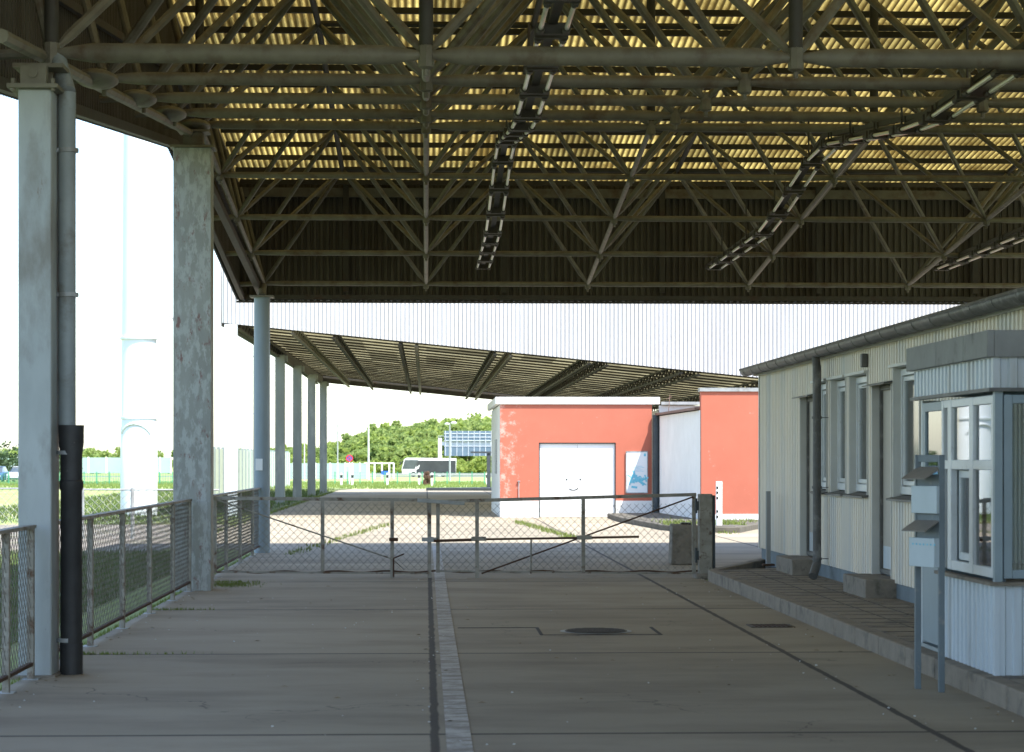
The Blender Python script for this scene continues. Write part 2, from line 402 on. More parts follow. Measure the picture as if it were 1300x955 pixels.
tag(obj('gutter_strip', MB().box(-3.617,-2.953,-30,38.6,-.2,-.03), M['hut_plinth'], smooth=False), kind='structure')
tag(obj('verge', MB().poly([(-10,55.01),(-4.72,55.01),(-4.72,116),(-4.1,122),(-10,122)], -.2, .03), M['grass_ground'], smooth=False), kind='structure')

# ---------------------------------------------------------------- near canopy (space frame)
A, DY, Y0 = 2.83, 2.725, 16.8
YS, YE, YR = 15.6, 39.6, 27.7          # roof ends and ridge
def zbot(y): return 4.68+.102*(10.9-abs(y-YR))
def zroof(y): return 6.57+.102*(11.9-min(11.9, abs(y-YR)))
def zfas(y): return 5.68-(29-y)*.104 if y < 29 else 5.68-(y-29)*.116
canopy = thing('canopy', (-2.83, 16.8, 0), 'large near canopy with tubular space frame and yellow translucent roof over the road', 'canopy')
XL, XR = -3.35, 15.2
sheet_y = [15.8-11.9*2, 15.8-11.9, 15.8]  # unseen bay towards the viewer, put in to shade the road
fz = zroof
wm = MB(); wave_sheet(wm, XL, XR, [15.8, YR, YE+.12], [fz(15.8), fz(YR), fz(YE)-.01], .10, .028)
obj('roof_sheet', wm, M['roof_yellow'], canopy)
wm = MB(); wave_sheet(wm, XL, XR, [2.5, 3.9, 16.1], [fz(YR)-.14, fz(YR), fz(15.8)+.07], .2, .022)  # unseen bay roof, added for shade on the road, cut short for fill light
obj('roof_sheet', wm, M['roof_grey'], canopy)
# purlins
y = YE-.35; k = 0
while y > 16:
    q = MB().box(XL+.05, XR-.05, y-.03, y+.03, fz(y)-.115, fz(y)-.034); obj('purlin', q, M['steel_dark'], canopy); y -= DY/3
# fascias
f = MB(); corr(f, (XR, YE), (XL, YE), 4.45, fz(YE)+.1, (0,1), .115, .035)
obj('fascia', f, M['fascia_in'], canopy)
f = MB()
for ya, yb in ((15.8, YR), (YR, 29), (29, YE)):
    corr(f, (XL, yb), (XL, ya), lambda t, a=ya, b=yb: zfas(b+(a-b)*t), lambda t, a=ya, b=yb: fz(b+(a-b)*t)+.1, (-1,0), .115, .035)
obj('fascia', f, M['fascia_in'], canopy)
f = MB(); corr(f, (XL, 15.78), (XL, 2.5), 4.6, 7.4, (-1,0), .115, .035)  # sides of the unseen bay added for shade
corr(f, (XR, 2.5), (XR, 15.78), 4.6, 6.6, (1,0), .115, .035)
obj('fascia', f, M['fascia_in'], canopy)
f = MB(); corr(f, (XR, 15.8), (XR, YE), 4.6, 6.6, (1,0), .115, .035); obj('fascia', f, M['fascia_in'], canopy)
# fascia rails and edge trims
rl = MB(); rl.box(XL+.05, XR, YE-.12, YE-.03, 6.30, 6.46); obj('fascia_rail', rl, M['steel_olive'], canopy)
rl = MB(); rl.box(XL+.05, XR, YE-.10, YE-.03, 4.47, 4.55); obj('fascia_rail', rl, M['steel_dark'], canopy)
rl = MB(); rl.box(XL-.04, XR, YE-.02, YE+.07, 4.415, 4.448); obj('fascia_trim', rl, M['steel_dark'], canopy)
rl = MB()
for ya, yb in ((15.8, 29), (29, YE)): rl.beam((XL+.07, ya, zfas(ya)+.05), (XL+.07, yb, zfas(yb)+.05), .08, .10)
obj('fascia_rail', rl, M['steel_dark'], canopy)
rl = MB()
for ya, yb in ((15.8, 29), (29, YE)): rl.beam((XL+.07, ya, zfas(ya)+1.0), (XL+.07, yb, zfas(yb)+1.0), .06, .08)
obj('fascia_rail', rl, M['steel_dark'], canopy)
# stiffeners standing behind the end fascia
for i in range(-1, 6):
    obj('fascia_post', MB().box(A*i+1.35, A*i+1.45, YE-.20, YE-.125, 4.6, 6.55), M['steel_dark'], canopy)
NB = lambda i, k: Vector((A*i, Y0+DY*k, zbot(Y0+DY*k)))
NT = lambda i, k: Vector((A*(i+.5), Y0+DY*(k+.5), zbot(Y0+DY*(k+.5))+1.68))
IM = range(-1, 6)
for k in range(9):
    r = .075 if k == 0 else (.056 if k < 5 else .043); mb = MB()
    for i in range(-1, 5):
        p_, q_ = NB(i,k), NB(i+1,k); Lh = A
        mb.tube(p_, q_, r, 12, prof=[(.03,.032),(.30,r),(Lh-.30,r),(Lh-.03,.032)])
    obj('bottom_chord', mb, M['steel_olive'], canopy)
for i in IM:
    mb = MB()
    for k in range(0 if i == 0 else 4, 8): mb.tube(NB(i,k), NB(i,k+1), .035, 8, prof=[(.03,.022),(.25,.037),(DY-.25,.037),(DY-.03,.022)])
    obj('bottom_chord', mb, M['steel_olive'], canopy)
for k in range(8):
    mb = MB()
    for i in range(-1, 4): mb.tube(NT(i,k), NT(i+1,k), .042, 8)
    obj('top_chord', mb, M['steel_dark'], canopy)
for i in range(-1, 5):
    mb = MB()
    for k in range(7): mb.tube(NT(i,k), NT(i,k+1), .042, 8)
    obj('top_chord', mb, M['steel_dark'], canopy)
for k in range(9):
    for i in IM:
        c = NB(i,k); s_ = 1.25 if k < 5 else 1
        mb = MB().tube(c-Vector((0,0,.085*s_)), c+Vector((0,0,.07*s_)), .05*s_, 8, prof=[(0,.035),(.015,.05*s_),(.14*s_,.05*s_),(.155*s_,.03)])
        mb.tube(c-Vector((0,0,.125*s_)), c-Vector((0,0,.08*s_)), .02, 6)
        obj('node', mb, M['steel_olive'], canopy)
dg = []
for k in range(8):
    for i in range(-1, 5):
        t = NT(i,k)
        for di in (0,1):
            for dk in (0,1):
                b = NB(i+di, k+dk); px = 541+2800*b.x/b.y
                dg.append((b.y*(1 if px < 1400 else 9), b, t))
dg.sort(key=lambda e: e[0])
rest = MB()
for n_, (s_, b, t) in enumerate(dg):
    L_ = (t-b).length; r = .043 if b.y < 28.5 else .036
    mb = MB() if n_ < 99 else rest
    mb.tube(b, t, r, 8, prof=[(.05,.022),(.24,r),(L_-.2,r),(L_,.025)])
    if n_ < 99: obj('diagonal_brace', mb, M['steel_olive'], canopy)
tag(obj('diagonal_brace', rest, M['steel_olive'], canopy), kind='stuff')
for i in IM:   # ridge and portal posts
    for k in (0, 4):
        c = NB(i,k); obj('vertical_post', MB().tube(c+Vector((0,0,.05)), Vector((c.x,c.y,fz(c.y)-.05)), .055, 10), M['steel_dark'], canopy)
for k in range(9):   # outriggers to the side wall
    c = NB(-1,k); mb = MB().tube(c, (XL+.08, c.y+.3, c.z+1.7), .04, 8).tube(c, (XL+.08, c.y, c.z-.02), .04, 8)
    obj('outrigger', mb, M['steel_olive'], canopy)
for k in (1,2,3,4):   # rounded end caps on the side chord
    c = NB(-1,k); obj('end_cap', MB().ball(c+Vector((-.02,-.30,-.06)), .22, .85, 1.5, .34, 14, 10), M['steel_olive'], canopy)
mb = MB().beam((-2.98,YR,5.60),(-2.92,YE-.6,4.55),.10,.10)
obj('edge_chord', MB().tube((-2.9,15.2,4.50),(-2.9,YR,5.66),.05,8), M['steel_olive'], canopy)
obj('edge_beam', mb, M['steel_dark'], canopy)
# small frost-bitten clumps of hanging cable along chords
cb = MB(); pts = [Vector((A*1-.0, 16.8, 4.9))]
# columns of this canopy
c1 = obj('support_column', MB().box(-3.0,-2.755,16.35,16.70,-.2,4.33), M['column_paint'], canopy, bevel=.012)
c1['label'] = 'nearest pale grey box column with dark drainpipe beside it'
pl = MB().box(-3.07,-2.70,16.28,16.76,4.33,4.36).box(-2.98,-2.79,16.33,16.42,4.36,4.50).box(-2.98,-2.79,16.62,16.71,4.36,4.50)
pl.tube((-2.885,16.31,4.44),(-2.885,16.335,4.44),.035,10); pl.box(-3.05,-2.68,16.40,16.70,4.50,4.53)
obj('bearing', pl, M['steel_olive'], c1)
for xb in (-3.03,-2.74): obj('bolt', MB().tube((xb,16.32,4.31),(xb,16.32,4.40),.018,6), M['steel_olive'], c1)
obj('base_plate', MB().box(-3.05,-2.72,16.30,16.74,-.02,.016), M['kerb'], c1)
c2 = obj('support_column', MB().box(-3.09,-2.63,27.1,27.125,-.2,5.42).box(-2.88,-2.84,27.125,27.42,-.2,5.42).box(-3.09,-2.63,27.42,27.445,-.2,5.42)
         .box(-3.09,-3.065,27.125,27.42,-.2,5.42).box(-2.655,-2.63,27.125,27.42,-.2,5.42), M['column_peeling'], canopy, bevel=.006)
c2['label'] = 'wide column with peeling paint at the end of the near railing'
obj('bearing', MB().box(-3.13,-2.59,27.06,27.48,5.42,5.45).box(-2.98,-2.74,27.18,27.38,5.45,5.62).box(-3.04,-2.66,27.12,27.44,5.62,5.65), M['steel_olive'], c2)
c3 = obj('support_column', MB().tube((-2.83,38.2,-.2),(-2.83,38.2,4.40),.138,20), M['column_blue'], canopy)
c3['label'] = 'round blue grey column below the far corner of the canopy'
obj('bearing', MB().box(-3.03,-2.63,38.0,38.4,4.40,4.43).tube((-2.83,38.2,4.43),(-2.83,38.4,4.62),.07,10), M['steel_olive'], c3)
obj('column_plate', MB().box(-2.93,-2.81,38.045,38.06,1.42,1.62), M['poster_white'], c3)
for yy_ in (5.8,): obj('support_column', MB().box(-3.0,-2.77,yy_,yy_+.34,-.2,4.9), M['column_paint'], canopy)
for yy_ in (5.8, 16.4, 27.3, 38.2): obj('support_column', MB().box(14.0,14.3,yy_,yy_+.3,-.2,4.6), M['column_paint'], canopy)
dp = obj('downpipe', MB().tube((-2.685,16.62,1.8),(-2.685,16.62,4.35),.066,14).tube((-2.685,16.62,4.35),(-2.83,16.9,4.75),.066,14), M['pipe_grey'], canopy)
obj('boot', MB().tube((-2.65,16.60,-.05),(-2.65,16.60,1.86),.08,16,prof=[(0,.086),(.28,.086),(.285,.082),(.3,.082),(1.42,.080),(1.44,.090),(1.49,.090),(1.5,.082),(1.68,.082),(1.78,.094),(1.86,.094),(1.91,.096)]), M['pipe_black'], dp)
for zz_ in (2.82, 1.64, .24, 3.9): obj('clamp', MB().tube((-2.67,16.61,zz_),(-2.67,16.61,zz_+.03),.074 if zz_ > 1.9 else .092,14).box(-2.77,-2.72,16.59,16.63,zz_,zz_+.03), M['galv'], dp)

# ---------------------------------------------------------------- fluorescent light rows under the frame
def light_row(x, label):
    t = thing('light_row', (x, Y0, zbot(Y0)-.2), label, 'strip light', 'strip light rows hanging under the near canopy')
    KZ = [(12.0,4.88),(21.4,4.88),(26.9,5.48),(31.4,4.90),(40.0,4.85)]
    def h(y):
        for (y0, z0), (y1, z1) in zip(KZ, KZ[1:]):
            if y0 <= y <= y1: return z0+(z1-z0)*(y-y0)/(y1-y0)
    P_ = DY/2
    ry = [14.4,21.4,26.9,31.4,38.3]
    rl = MB()
    for y0, y1 in zip(ry, ry[1:]): rl.beam((x,y0,h(y0)+.10),(x,y1,h(y1)+.10),.05,.05)
    obj('rail', rl, M['steel_dark'], t)
    for k in range(9): y0 = Y0+DY*k; obj('hanger', MB().tube((x-.05,y0,h(y0)+.1),(x-.05,y0,h(y0)+.6),.012,6), M['steel_dark'], t)
    for k in range(-1, 15):
        ya = Y0+P_*k+.06; yb = ya+P_-.10
        a, b = Vector((x,ya,h(ya))), Vector((x,yb,h(yb)))
        d = (b-a).normalized()
        fx = MB().beam(a+Vector((0,0,.035)), b+Vector((0,0,.035)), .07, .03)
        for e in (a, b-d*.07):
            fx.hexa([e+Vector(v) for v in ((-.13,0,-.05),(.13,0,-.05),(.13,.07,-.05),(-.13,.07,-.05),(-.13,0,.03),(.13,0,.03),(.13,.07,.03),(-.13,.07,.03))])
            fx.tube(e+Vector((-.03,.03,.03)), e+Vector((-.03,.03,.12)), .012, 5)
        f_ = obj('fixture', fx, M['steel_dark'], t)
        for sx in (-1, 1):
            o_ = Vector((sx*.098,0,-.03)); obj('lamp_tube', MB().tube(a+d*.17+o_, b-d*.20+o_, .019, 8), M['lamp_tube'], f_)
            for e in (a+d*.075, b-d*.20): obj('socket', MB().tube(e+o_, e+o_+d*.12, .034, 8), M['steel_dark'], f_)
    return t
light_row(.96, 'row of paired fluorescent tubes left of centre, nearest the gate middle')
light_row(4.88, 'row of paired fluorescent tubes hanging above the grey hut eave')
light_row(8.75, 'row of paired fluorescent tubes farthest right, cut by the photo edge')

# ---------------------------------------------------------------- far canopy
X0c, X1c, YF, YB = -5.7, 19.0, 62.0, 108.0
def xw(y): return X0c+.011*(y-YF)            # west edge runs slightly skew to the road
def zc(x): return 5.43-.1*(x+5.7) if x < 11 else 3.76+.1*(x-11)
c2y = thing('canopy', (-5.6, 63, 0), 'second canopy farther up the road with bright white corrugated front and sloping underside', 'canopy')
wm = MB(); vs = []; ys = []; y = YF
while y < YB: ys.append(y); y += .14
nx = 3
for j, y in enumerate(ys):
    for x in (xw(y), 11, X1c): vs.append((x, y, zc(x)+.34+(.05 if j % 4 in (1,2) else 0)))
fs = [(j*nx+i, j*nx+i+1, (j+1)*nx+i+1, (j+1)*nx+i) for j in range(len(ys)-1) for i in range(nx-1)]
wm.add(vs, fs); obj('roof_sheet', wm, M['roof_olive'], c2y, smooth=False)
f = MB()
for xa, xb in ((X0c, 11), (11, X1c)):
    corr(f, (xa, YF-.1), (xb, YF-.1), lambda t, a=xa, b=xb: zc(a+(b-a)*t), 7.2, (0,-1), .115, .045)
obj('fascia', f, M['fascia_white'], c2y)
f = MB(); corr(f, (xw(YB)-.02, YB), (X0c-.02, YF-.1), 5.35, 7.2, (-1,0), .115, .035); obj('fascia', f, M['fascia_white'], c2y)
y = YF+.5
while y < YB:
    q = MB()
    for xa, xb in ((xw(y)+.05, 11), (11, X1c)): q.beam((xa,y,zc(xa)+.31),(xb,y,zc(xb)+.31),.07,.055)
    obj('purlin', q, M['steel_dark'], c2y); y += 1.9
for xt in (-5.3,-3.75,-2.6,-.75,-.28,1.95,2.4,4.6,5.1,7.2,7.7,10.2):
    q = MB(); zt_ = zc(xt)+.20; zl = zt_-.26
    q.box(xt-.05, xt+.05, YF+.1, YB-.1, zt_-.05, zt_); q.box(xt-.05, xt+.05, YF+.1, YB-.1, zl-.05, zl)
    y = YF+.2; up = True
    while y+.5 < YB-.1:
        q.beam((xt,y,zl if up else zt_-.03),(xt,y+.5,zt_-.03 if up else zl),.035,.035); up = not up; y += .5
    obj('truss', q, M['steel_dark'] if xt not in (-3.75,-.28,2.4) else M['steel_olive'], c2y)
obj('edge_beam', MB().beam((X0c+.10,YF,zc(X0c)+.14),(xw(YB)+.10,YB,zc(xw(YB))+.14),.14,.46), M['steel_dark'], c2y)
q = MB(); q.beam((xw(YB),YB,zc(xw(YB))+.20),(11,YB,zc(11)+.20),.08,.38); obj('edge_beam', q, M['steel_dark'], c2y)
for y in (61.6,70.6,79.3,88.2,97.2,106.2):
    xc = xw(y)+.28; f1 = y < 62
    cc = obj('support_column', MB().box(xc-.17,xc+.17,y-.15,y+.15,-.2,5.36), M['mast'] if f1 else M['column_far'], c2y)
    if f1: cc['label'] = 'pale front column in full sunlight'
    if not f1: obj('column_head', MB().box(xc+.17,xc+.28,y-.06,y+.02,5.12,5.34), M['column_far'], cc)
for y in (63,80.6,98.2): obj('support_column', MB().box(17.5,17.8,y-.15,y+.15,-.2,4.3), M['column_far'], c2y)

# ---------------------------------------------------------------- grey hut on the right
HX = 4.9; HY0, HY1 = 6.0, 32.3; EZ = 2.86
hut = thing('checkpoint_hut', (4.9, 20, .15), 'long low hut with pale ribbed cladding, doors and narrow windows along the right kerb', 'hut')
wins = [(26.85,27.65),(25.62,26.55),(24.35,25.38),(21.75,22.98),(18.9,19.9)]
doors = [(27.72,28.74),(23.08,24.08)]
ops = sorted([(a,b,1.21,2.58) for a,b in wins]+[(a,b,.31,2.41) for a,b in doors]); 
cl = MB(); y = HY0
for a, b, z0, z1 in ops:
    if a-y > .03: corr(cl, (HX,y), (HX,a), .31, EZ, (-1,0), .13, -.03)
    if z0 > .35: corr(cl, (HX,a), (HX,b), .31, z0, (-1,0), .13, -.03)
    corr(cl, (HX,a), (HX,b), z1, EZ, (-1,0), .13, -.03); y = b
corr(cl, (HX,y), (HX,HY1), .31, EZ, (-1,0), .13, -.03)
corr(cl, (HX,HY1), (10.0,HY1), .31, EZ, (0,1), .13, -.03)
obj('wall_cladding', cl, M['hut_clad'], hut, smooth=False)
obj('wall', MB().box(HX+.16,10,HY0,HY1-.05,.1,EZ-.02), M['interior'], hut)
obj('plinth', MB().box(HX+.03,10,HY0+.02,HY1-.03,.0,.30), M['hut_plinth'], hut)
obj('corner_trim', MB().box(HX-.012,HX+.05,HY1-.06,HY1+.012,.30,EZ), M['hut_trim'], hut)
obj('roof', MB().hexa([(HX-.1,HY0,2.93),(10.3,HY0,3.0),(10.3,HY1+.25,3.0),(HX-.1,HY1+.25,2.93),(HX-.1,HY0,2.99),(10.3,HY0,3.15),(10.3,HY1+.25,3.15),(HX-.1,HY1+.25,2.99)]), M['gutter'], hut)
g = MB(); ya = HY0
prof = [(math.cos(t)*.085, math.sin(t)*.085) for t in [math.pi+i*math.pi/7 for i in range(8)]]
vs = []; fs = []
for y in (HY0, HY1+.3):
    for a, b in prof: vs.append((HX-.16+a, y, 2.93+b))
for i in range(7): fs.append((i, i+1, 8+i+1, 8+i))
g.add(vs, fs); g.tube((HX-.245,HY0,2.935),(HX-.245,HY1+.3,2.935),.012,6)
y = HY0
while y < HY1+.3:
    vs = []; fs = []
    for yy_ in (y, y+.022):
        for a, b in prof: vs.append((HX-.16+a*1.05, yy_, 2.93+b*1.05))
    g.add(vs, [(i, i+1, 9+i-1+0, 8+i) if False else (i, i+1, 8+i+1, 8+i) for i in range(7)]); y += .75
gt = obj('gutter', g, M['gutter'], hut)
gt.modifiers.new('thick', 'SOLIDIFY').thickness = .006
obj('eave_board', MB().box(HX-.06,HX+.0,HY0,HY1+.2,EZ-.02,2.94), M['hut_trim'], hut)
for zi, (a, b) in enumerate(wins):
    w = obj('window', MB().box(HX+.125,HX+.15,a,b,1.21,2.58), M['hut_trim'], hut)
    fr = MB(); xi, xo = HX+.075, HX+.135
    for (ya, yb, za, zb) in ((a,a+.07,1.24,2.55),(b-.07,b,1.24,2.55),(a+.07,b-.07,1.24,1.32),(a+.07,b-.07,2.48,2.55)): fr.box(xi,xo,ya,yb,za,zb)
    for (ya, yb, za, zb) in ((a+.085,a+.125,1.335,2.465),(b-.125,b-.085,1.335,2.465),(a+.125,b-.125,1.335,1.38),(a+.125,b-.125,2.42,2.465)): fr.box(xi+.012,xo-.005,ya,yb,za,zb)
    obj('frame', fr, M['white_frame'], w, bevel=.004)
    obj('pane', MB().box(xi+.03,xi+.036,a+.12,b-.12,1.37,2.43), M['hut_glass'], w)
    obj('blind', MB().box(xi+.044,xi+.047,a+.10,b-.10,1.36,2.44), M['booth_clad'], w)
    obj('sill', MB().hexa([(HX-.07,a-.05,1.175),(HX+.12,a-.05,1.20),(HX+.12,b+.05,1.20),(HX-.07,b+.05,1.175),(HX-.07,a-.05,1.195),(HX+.12,a-.05,1.235),(HX+.12,b+.05,1.235),(HX-.07,b+.05,1.195)]), M['gutter'], w)
    rv = MB().box(HX-.005,HX+.13,b-.012,b+.012,1.2,2.58).box(HX-.005,HX+.13,a-.012,a+.012,1.2,2.58).box(HX-.05,HX+.13,a-.06,b+.06,2.565,2.595)
    obj('reveal', rv, M['hut_trim'], w)
for a, b in doors:
    d_ = obj('door', MB().box(HX+.11,HX+.15,a+.06,b-.06,.41,2.36), M['door_beige'], hut, bevel=.004)
    obj('kick_plate', MB().box(HX+.104,HX+.11,a+.1,b-.1,.42,.66), M['booth_clad'], d_)
    fr = MB().box(HX+.08,HX+.16,a+.01,a+.06,.37,2.41).box(HX+.08,HX+.16,b-.06,b-.01,.37,2.41).box(HX+.08,HX+.16,a+.06,b-.06,2.36,2.41).box(HX+.08,HX+.16,a+.06,b-.06,.36,.41)
    obj('frame', fr, M['gutter'], d_)
    obj('reveal', MB().box(HX-.005,HX+.10,b-.012,b+.012,.34,2.41).box(HX-.005,HX+.10,a-.012,a+.012,.34,2.41), M['hut_trim'], d_)
    obj('hood', MB().hexa([(HX-.10,a-.08,2.40),(HX+.08,a-.08,2.43),(HX+.08,b+.08,2.43),(HX-.10,b+.08,2.40),(HX-.10,a-.08,2.415),(HX+.08,a-.08,2.455),(HX+.08,b+.08,2.455),(HX-.10,b+.08,2.415)]), M['gutter'], d_)
    obj('handle', MB().tube((HX+.08,a+.14,1.35),(HX+.08,a+.26,1.35),.012,8).tube((HX+.08,a+.14,1.35),(HX+.12,a+.14,1.35),.012,8), M['galv'], d_)
    obj('step', MB().box(HX-.30,HX+.10,a-.12,b+.12,.1,.345), M['concrete_block'], hut, bevel=.012)
dpp = MB().tube((HX-.16,26.72,2.88),(HX-.14,26.72,2.72),.05,12).tube((HX-.14,26.72,2.75),(HX-.14,26.72,.33),.052,12).tube((HX-.14,26.72,.33),(HX-.22,26.55,.19),.054,12)
dd = obj('downpipe', dpp, M['gutter'], hut)
for z in (.38, 1.25, 2.1): obj('clamp', MB().tube((HX-.14,26.72,z),(HX-.14,26.72,z+.03),.062,12).box(HX-.1,HX-.0,26.715,26.725,z+.01,z+.02), M['gutter'], dd)
obj('wall_lamp', MB().box(HX-.07,HX-.0,24.30,24.40,2.63,2.78), M['gutter'], hut, bevel=.01)

# ---------------------------------------------------------------- booth projecting from the hut
BX, BY0, BY1 = 3.82, 14.68, 17.05
bo = thing('control_booth', (3.82, 14.68, .15), 'small glazed control booth with pale blue ribbed base jutting out at the right', 'booth')
lc = MB(); corr(lc, (BX,BY0+.02), (BX,16.22), .15, .755, (-1,0), .115, -.016); corr(lc, (BX+.02,BY0), (HX+.4,BY0), .15, .755, (0,-1), .115, -.016)
obj('base_cladding', lc, M['booth_clad'], bo, smooth=False)
obj('base_corner', MB().box(BX-.006,BX+.03,BY0-.006,BY0+.03,.15,.757), M['booth_clad'], bo)
uc = MB(); corr(uc, (BX-.02,BY0-.02), (BX-.02,BY1), 2.085, 2.29, (-1,0), .115, -.02); corr(uc, (BX-.02,BY0-.02), (HX+.4,BY0-.02), 2.085, 2.29, (0,-1), .115, -.02)
obj('upper_cladding', uc, M['booth_clad'], bo, smooth=False)
bd = MB()
for a, b in ((BY0-.06,15.28),(15.29,16.1),(16.11,BY1+.06)): bd.box(BX-.07,BX-.02,a,b,2.29,2.47)
for a, b in ((BX-.019,4.14),(4.15,4.9)): bd.box(a,b,BY0-.06,BY0-.02,2.29,2.47)
obj('roof_band', bd, M['booth_band'], bo, bevel=.004)
obj('roof', MB().box(BX-.02,HX+.1,BY0-.02,BY1+.06,2.40,2.44), M['gutter'], bo)
obj('ceiling', MB().box(BX+.02,HX+.1,BY0+.02,BY1,2.09,2.11), M['interior'], bo)
obj('flashing', MB().box(BX-.055,BX+.0,BY0-.055,BY1,2.06,2.084).box(BX,HX,BY0-.055,BY0-.0,2.06,2.084), M['gutter'], bo)
obj('sill', MB().box(BX-.05,BX+.04,BY0-.05,16.25,.757,.78).box(BX+.04,HX,BY0-.05,BY0+.04,.757,.78), M['kerb'], bo)
obj('corner_post', MB().box(BX-.003,BX+.05,BY0-.003,BY0+.05,.78,2.06), M['booth_door'], bo)
wf = MB()
def barY(y0, y1, z0, z1, dx=.0): wf.box(BX+dx, BX+.05+dx, y0, y1, z0, z1)
for y0, y1 in ((14.735,14.79),(15.29,15.40),(15.93,16.04),(16.18,16.23)): barY(y0, y1, .80, 2.04)
for y0, y1 in ((14.79,15.29),(15.40,15.93),(16.04,16.18)):
    barY(y0, y1, 1.53, 1.60, .002); barY(y0, y1, 1.98, 2.04, .002)
barY(14.79,15.29,.80,.87,.002); barY(15.40,15.93,.80,.87,.002)
wa = obj('window', wf, M['white_frame'], bo, bevel=.006)
obj('pane', MB().box(BX+.024,BX+.029,14.78,15.30,1.59,1.99), M['booth_glass'], wa)
obj('pane', MB().box(BX+.024,BX+.029,15.39,15.94,1.59,1.99), M['booth_glass'], wa)
obj('pane', MB().box(BX+.024,BX+.029,14.78,15.30,.86,1.54), M['booth_glass'], wa)
sw = MB()
for y0, y1, z0, z1 in ((15.41,15.45,.875,1.525),(15.88,15.92,.875,1.525),(15.45,15.88,.875,.93),(15.45,15.88,1.47,1.525)): sw.box(BX+.055,BX+.095,y0,y1,z0,z1)
sw_ = obj('service_window', sw, M['white_frame'], wa, bevel=.005)
obj('pane', MB().box(BX+.072,BX+.077,15.44,15.89,.92,1.48), M['booth_glass'], bo)
dr = obj('door', MB().box(BX+.03,BX+.07,16.26,16.98,.2,1.18).box(BX+.03,BX+.07,16.26,16.34,1.18,2.04).box(BX+.03,BX+.07,16.90,16.98,1.18,2.04).box(BX+.03,BX+.07,16.34,16.90,1.97,2.04), M['booth_door'], bo, bevel=.004)
obj('pane', MB().box(BX+.045,BX+.05,16.33,16.91,1.17,1.98), M['booth_glass'], dr)
obj('handle', MB().tube((BX-.02,16.36,1.1),(BX-.02,16.48,1.1),.011,8).tube((BX-.02,16.36,1.1),(BX+.03,16.36,1.1),.011,8), M['galv'], dr)
nf = MB()
for x0, x1, z0, z1 in ((BX+.06,BX+.12,.80,2.04),(4.60,4.68,.80,2.04),(BX+.12,4.60,.80,.86),(BX+.12,4.60,1.98,2.04)): nf.box(x0,x1,BY0+.005,BY0+.05,z0,z1)
nw = obj('window', nf, M['booth_door'], bo, bevel=.005); obj('pane', MB().box(BX+.11,4.61,BY0+.024,BY0+.029,.85,1.99), M['booth_glass'], nw)
obj('wall', MB().box(BX+.04,HX,BY1-.02,BY1+.02,.15,2.06), M['booth_clad'], bo)
obj('wall', MB().box(4.68,HX,BY0+.02,BY0+.05,.78,2.06), M['booth_clad'], bo)
obj('floor', MB().box(BX+.03,HX,BY0+.03,BY1-.02,.152,.18), M['interior'], bo)
obj('desk', MB().box(BX+.10,BX+.55,BY0+.1,16.1,.80,.84).box(BX+.12,BX+.5,BY0+.14,BY0+.18,.18,.80), M['rack_tray'], bo)

# document rack at the kerb edge
rk = thing('document_rack', (3.42, 15.3, 0), 'narrow blue grey rack with two sloping trays and two pale boxes before the booth', 'rack')
xa, ya, xb, yb = 3.435, 15.30, 3.545, 15.06
for x, y in ((xa,ya),(xb,yb)): obj('post', MB().box(x-.02,x+.02,y-.02,y+.02,0,1.635), M['rack_blue'], rk, bevel=.003)
U = Vector((xb-xa,yb-ya,0)).normalized(); Nn = Vector((U.y,-U.x,0)); Nn = Nn if Nn.x < 0 else -Nn
def panel(z0, z1, d0, d1, e=0, mat_='rack_box', name='box'):
    a, b = Vector((xa,ya,0))-U*e, Vector((xb,yb,0))+U*e; ps = []
    for z in (z0, z1):
        for q_, dd_ in ((a,d0),(b,d0),(b,d1),(a,d1)): v = q_+Nn*dd_; ps.append((v.x,v.y,z))
    return obj(name, MB().hexa(ps), M[mat_], rk, bevel=.003)
panel(1.585,1.635,-.015,.015,0,'rack_blue','top_bar')
panel(1.23,1.42,.02,.05,.01); panel(.86,1.06,.02,.07,.01)
panel(1.02,1.50,.0,.018,0,'rack_blue','back_panel')
for z in (1.50, 1.14):
    a, b = Vector((xa,ya,z)), Vector((xb,yb,z)); o_ = Nn*.14-Vector((0,0,.035)); t_ = Vector((0,0,.008))
    ps = [a+Nn*.0+Vector((0,0,.045)), b+Vector((0,0,.045)), b+o_, a+o_]
    obj('tray', MB().hexa([*ps, *[p_+t_ for p_ in ps]]), M['rack_tray'], rk)
mk_ = MB()
for i in range(7): v = Vector((xa,ya,1.01))+U*(.03+.04*i)+Nn*.0715; mk_.add([v+Vector((0,0,0)), v+U*.018, v+U*.018+Vector((0,0,.012)), v+Vector((0,0,.012))], [(0,1,2,3)])
bx = [c for c in rk.children if c.name.startswith('box')][1]
obj('lettering', mk_, M['poster_blue'], bx)

# pavement, kerb and small things on it
tag(obj('pavement', MB().poly([(3.86,-30),(12,-30),(12,33.2),(3.86,29.0)], -.2, .148), M['paver'], smooth=False), kind='structure')
kb = MB(); y = -10.0
while y < 28.9: kb.box(3.715,3.855,y+.006,y+.992,-.1,.15); y += 1.0
kb.poly([(3.72,29.0),(3.86,29.0),(5.3,33.0),(5.15,33.05)], -.1, .15)
tag(obj('kerb', kb, M['kerb'], bevel=.012), kind='structure')
pj = MB(); y = 10.0
while y < 30: pj.box(3.87,4.86,y,y+.014,.146,.1515); y += .5
for x in (4.2,4.52): pj.box(x,x+.012,10,29,.1455,.1512)
mk('joint', (.10,.09,.078), None, 5, .9)
tag(obj('paving_joint', pj, M['joint'], smooth=False), kind='structure')
mh = thing('manhole_cover', (1.58,20.5,0), 'round iron manhole cover set in a square concrete surround on the road', 'manhole')
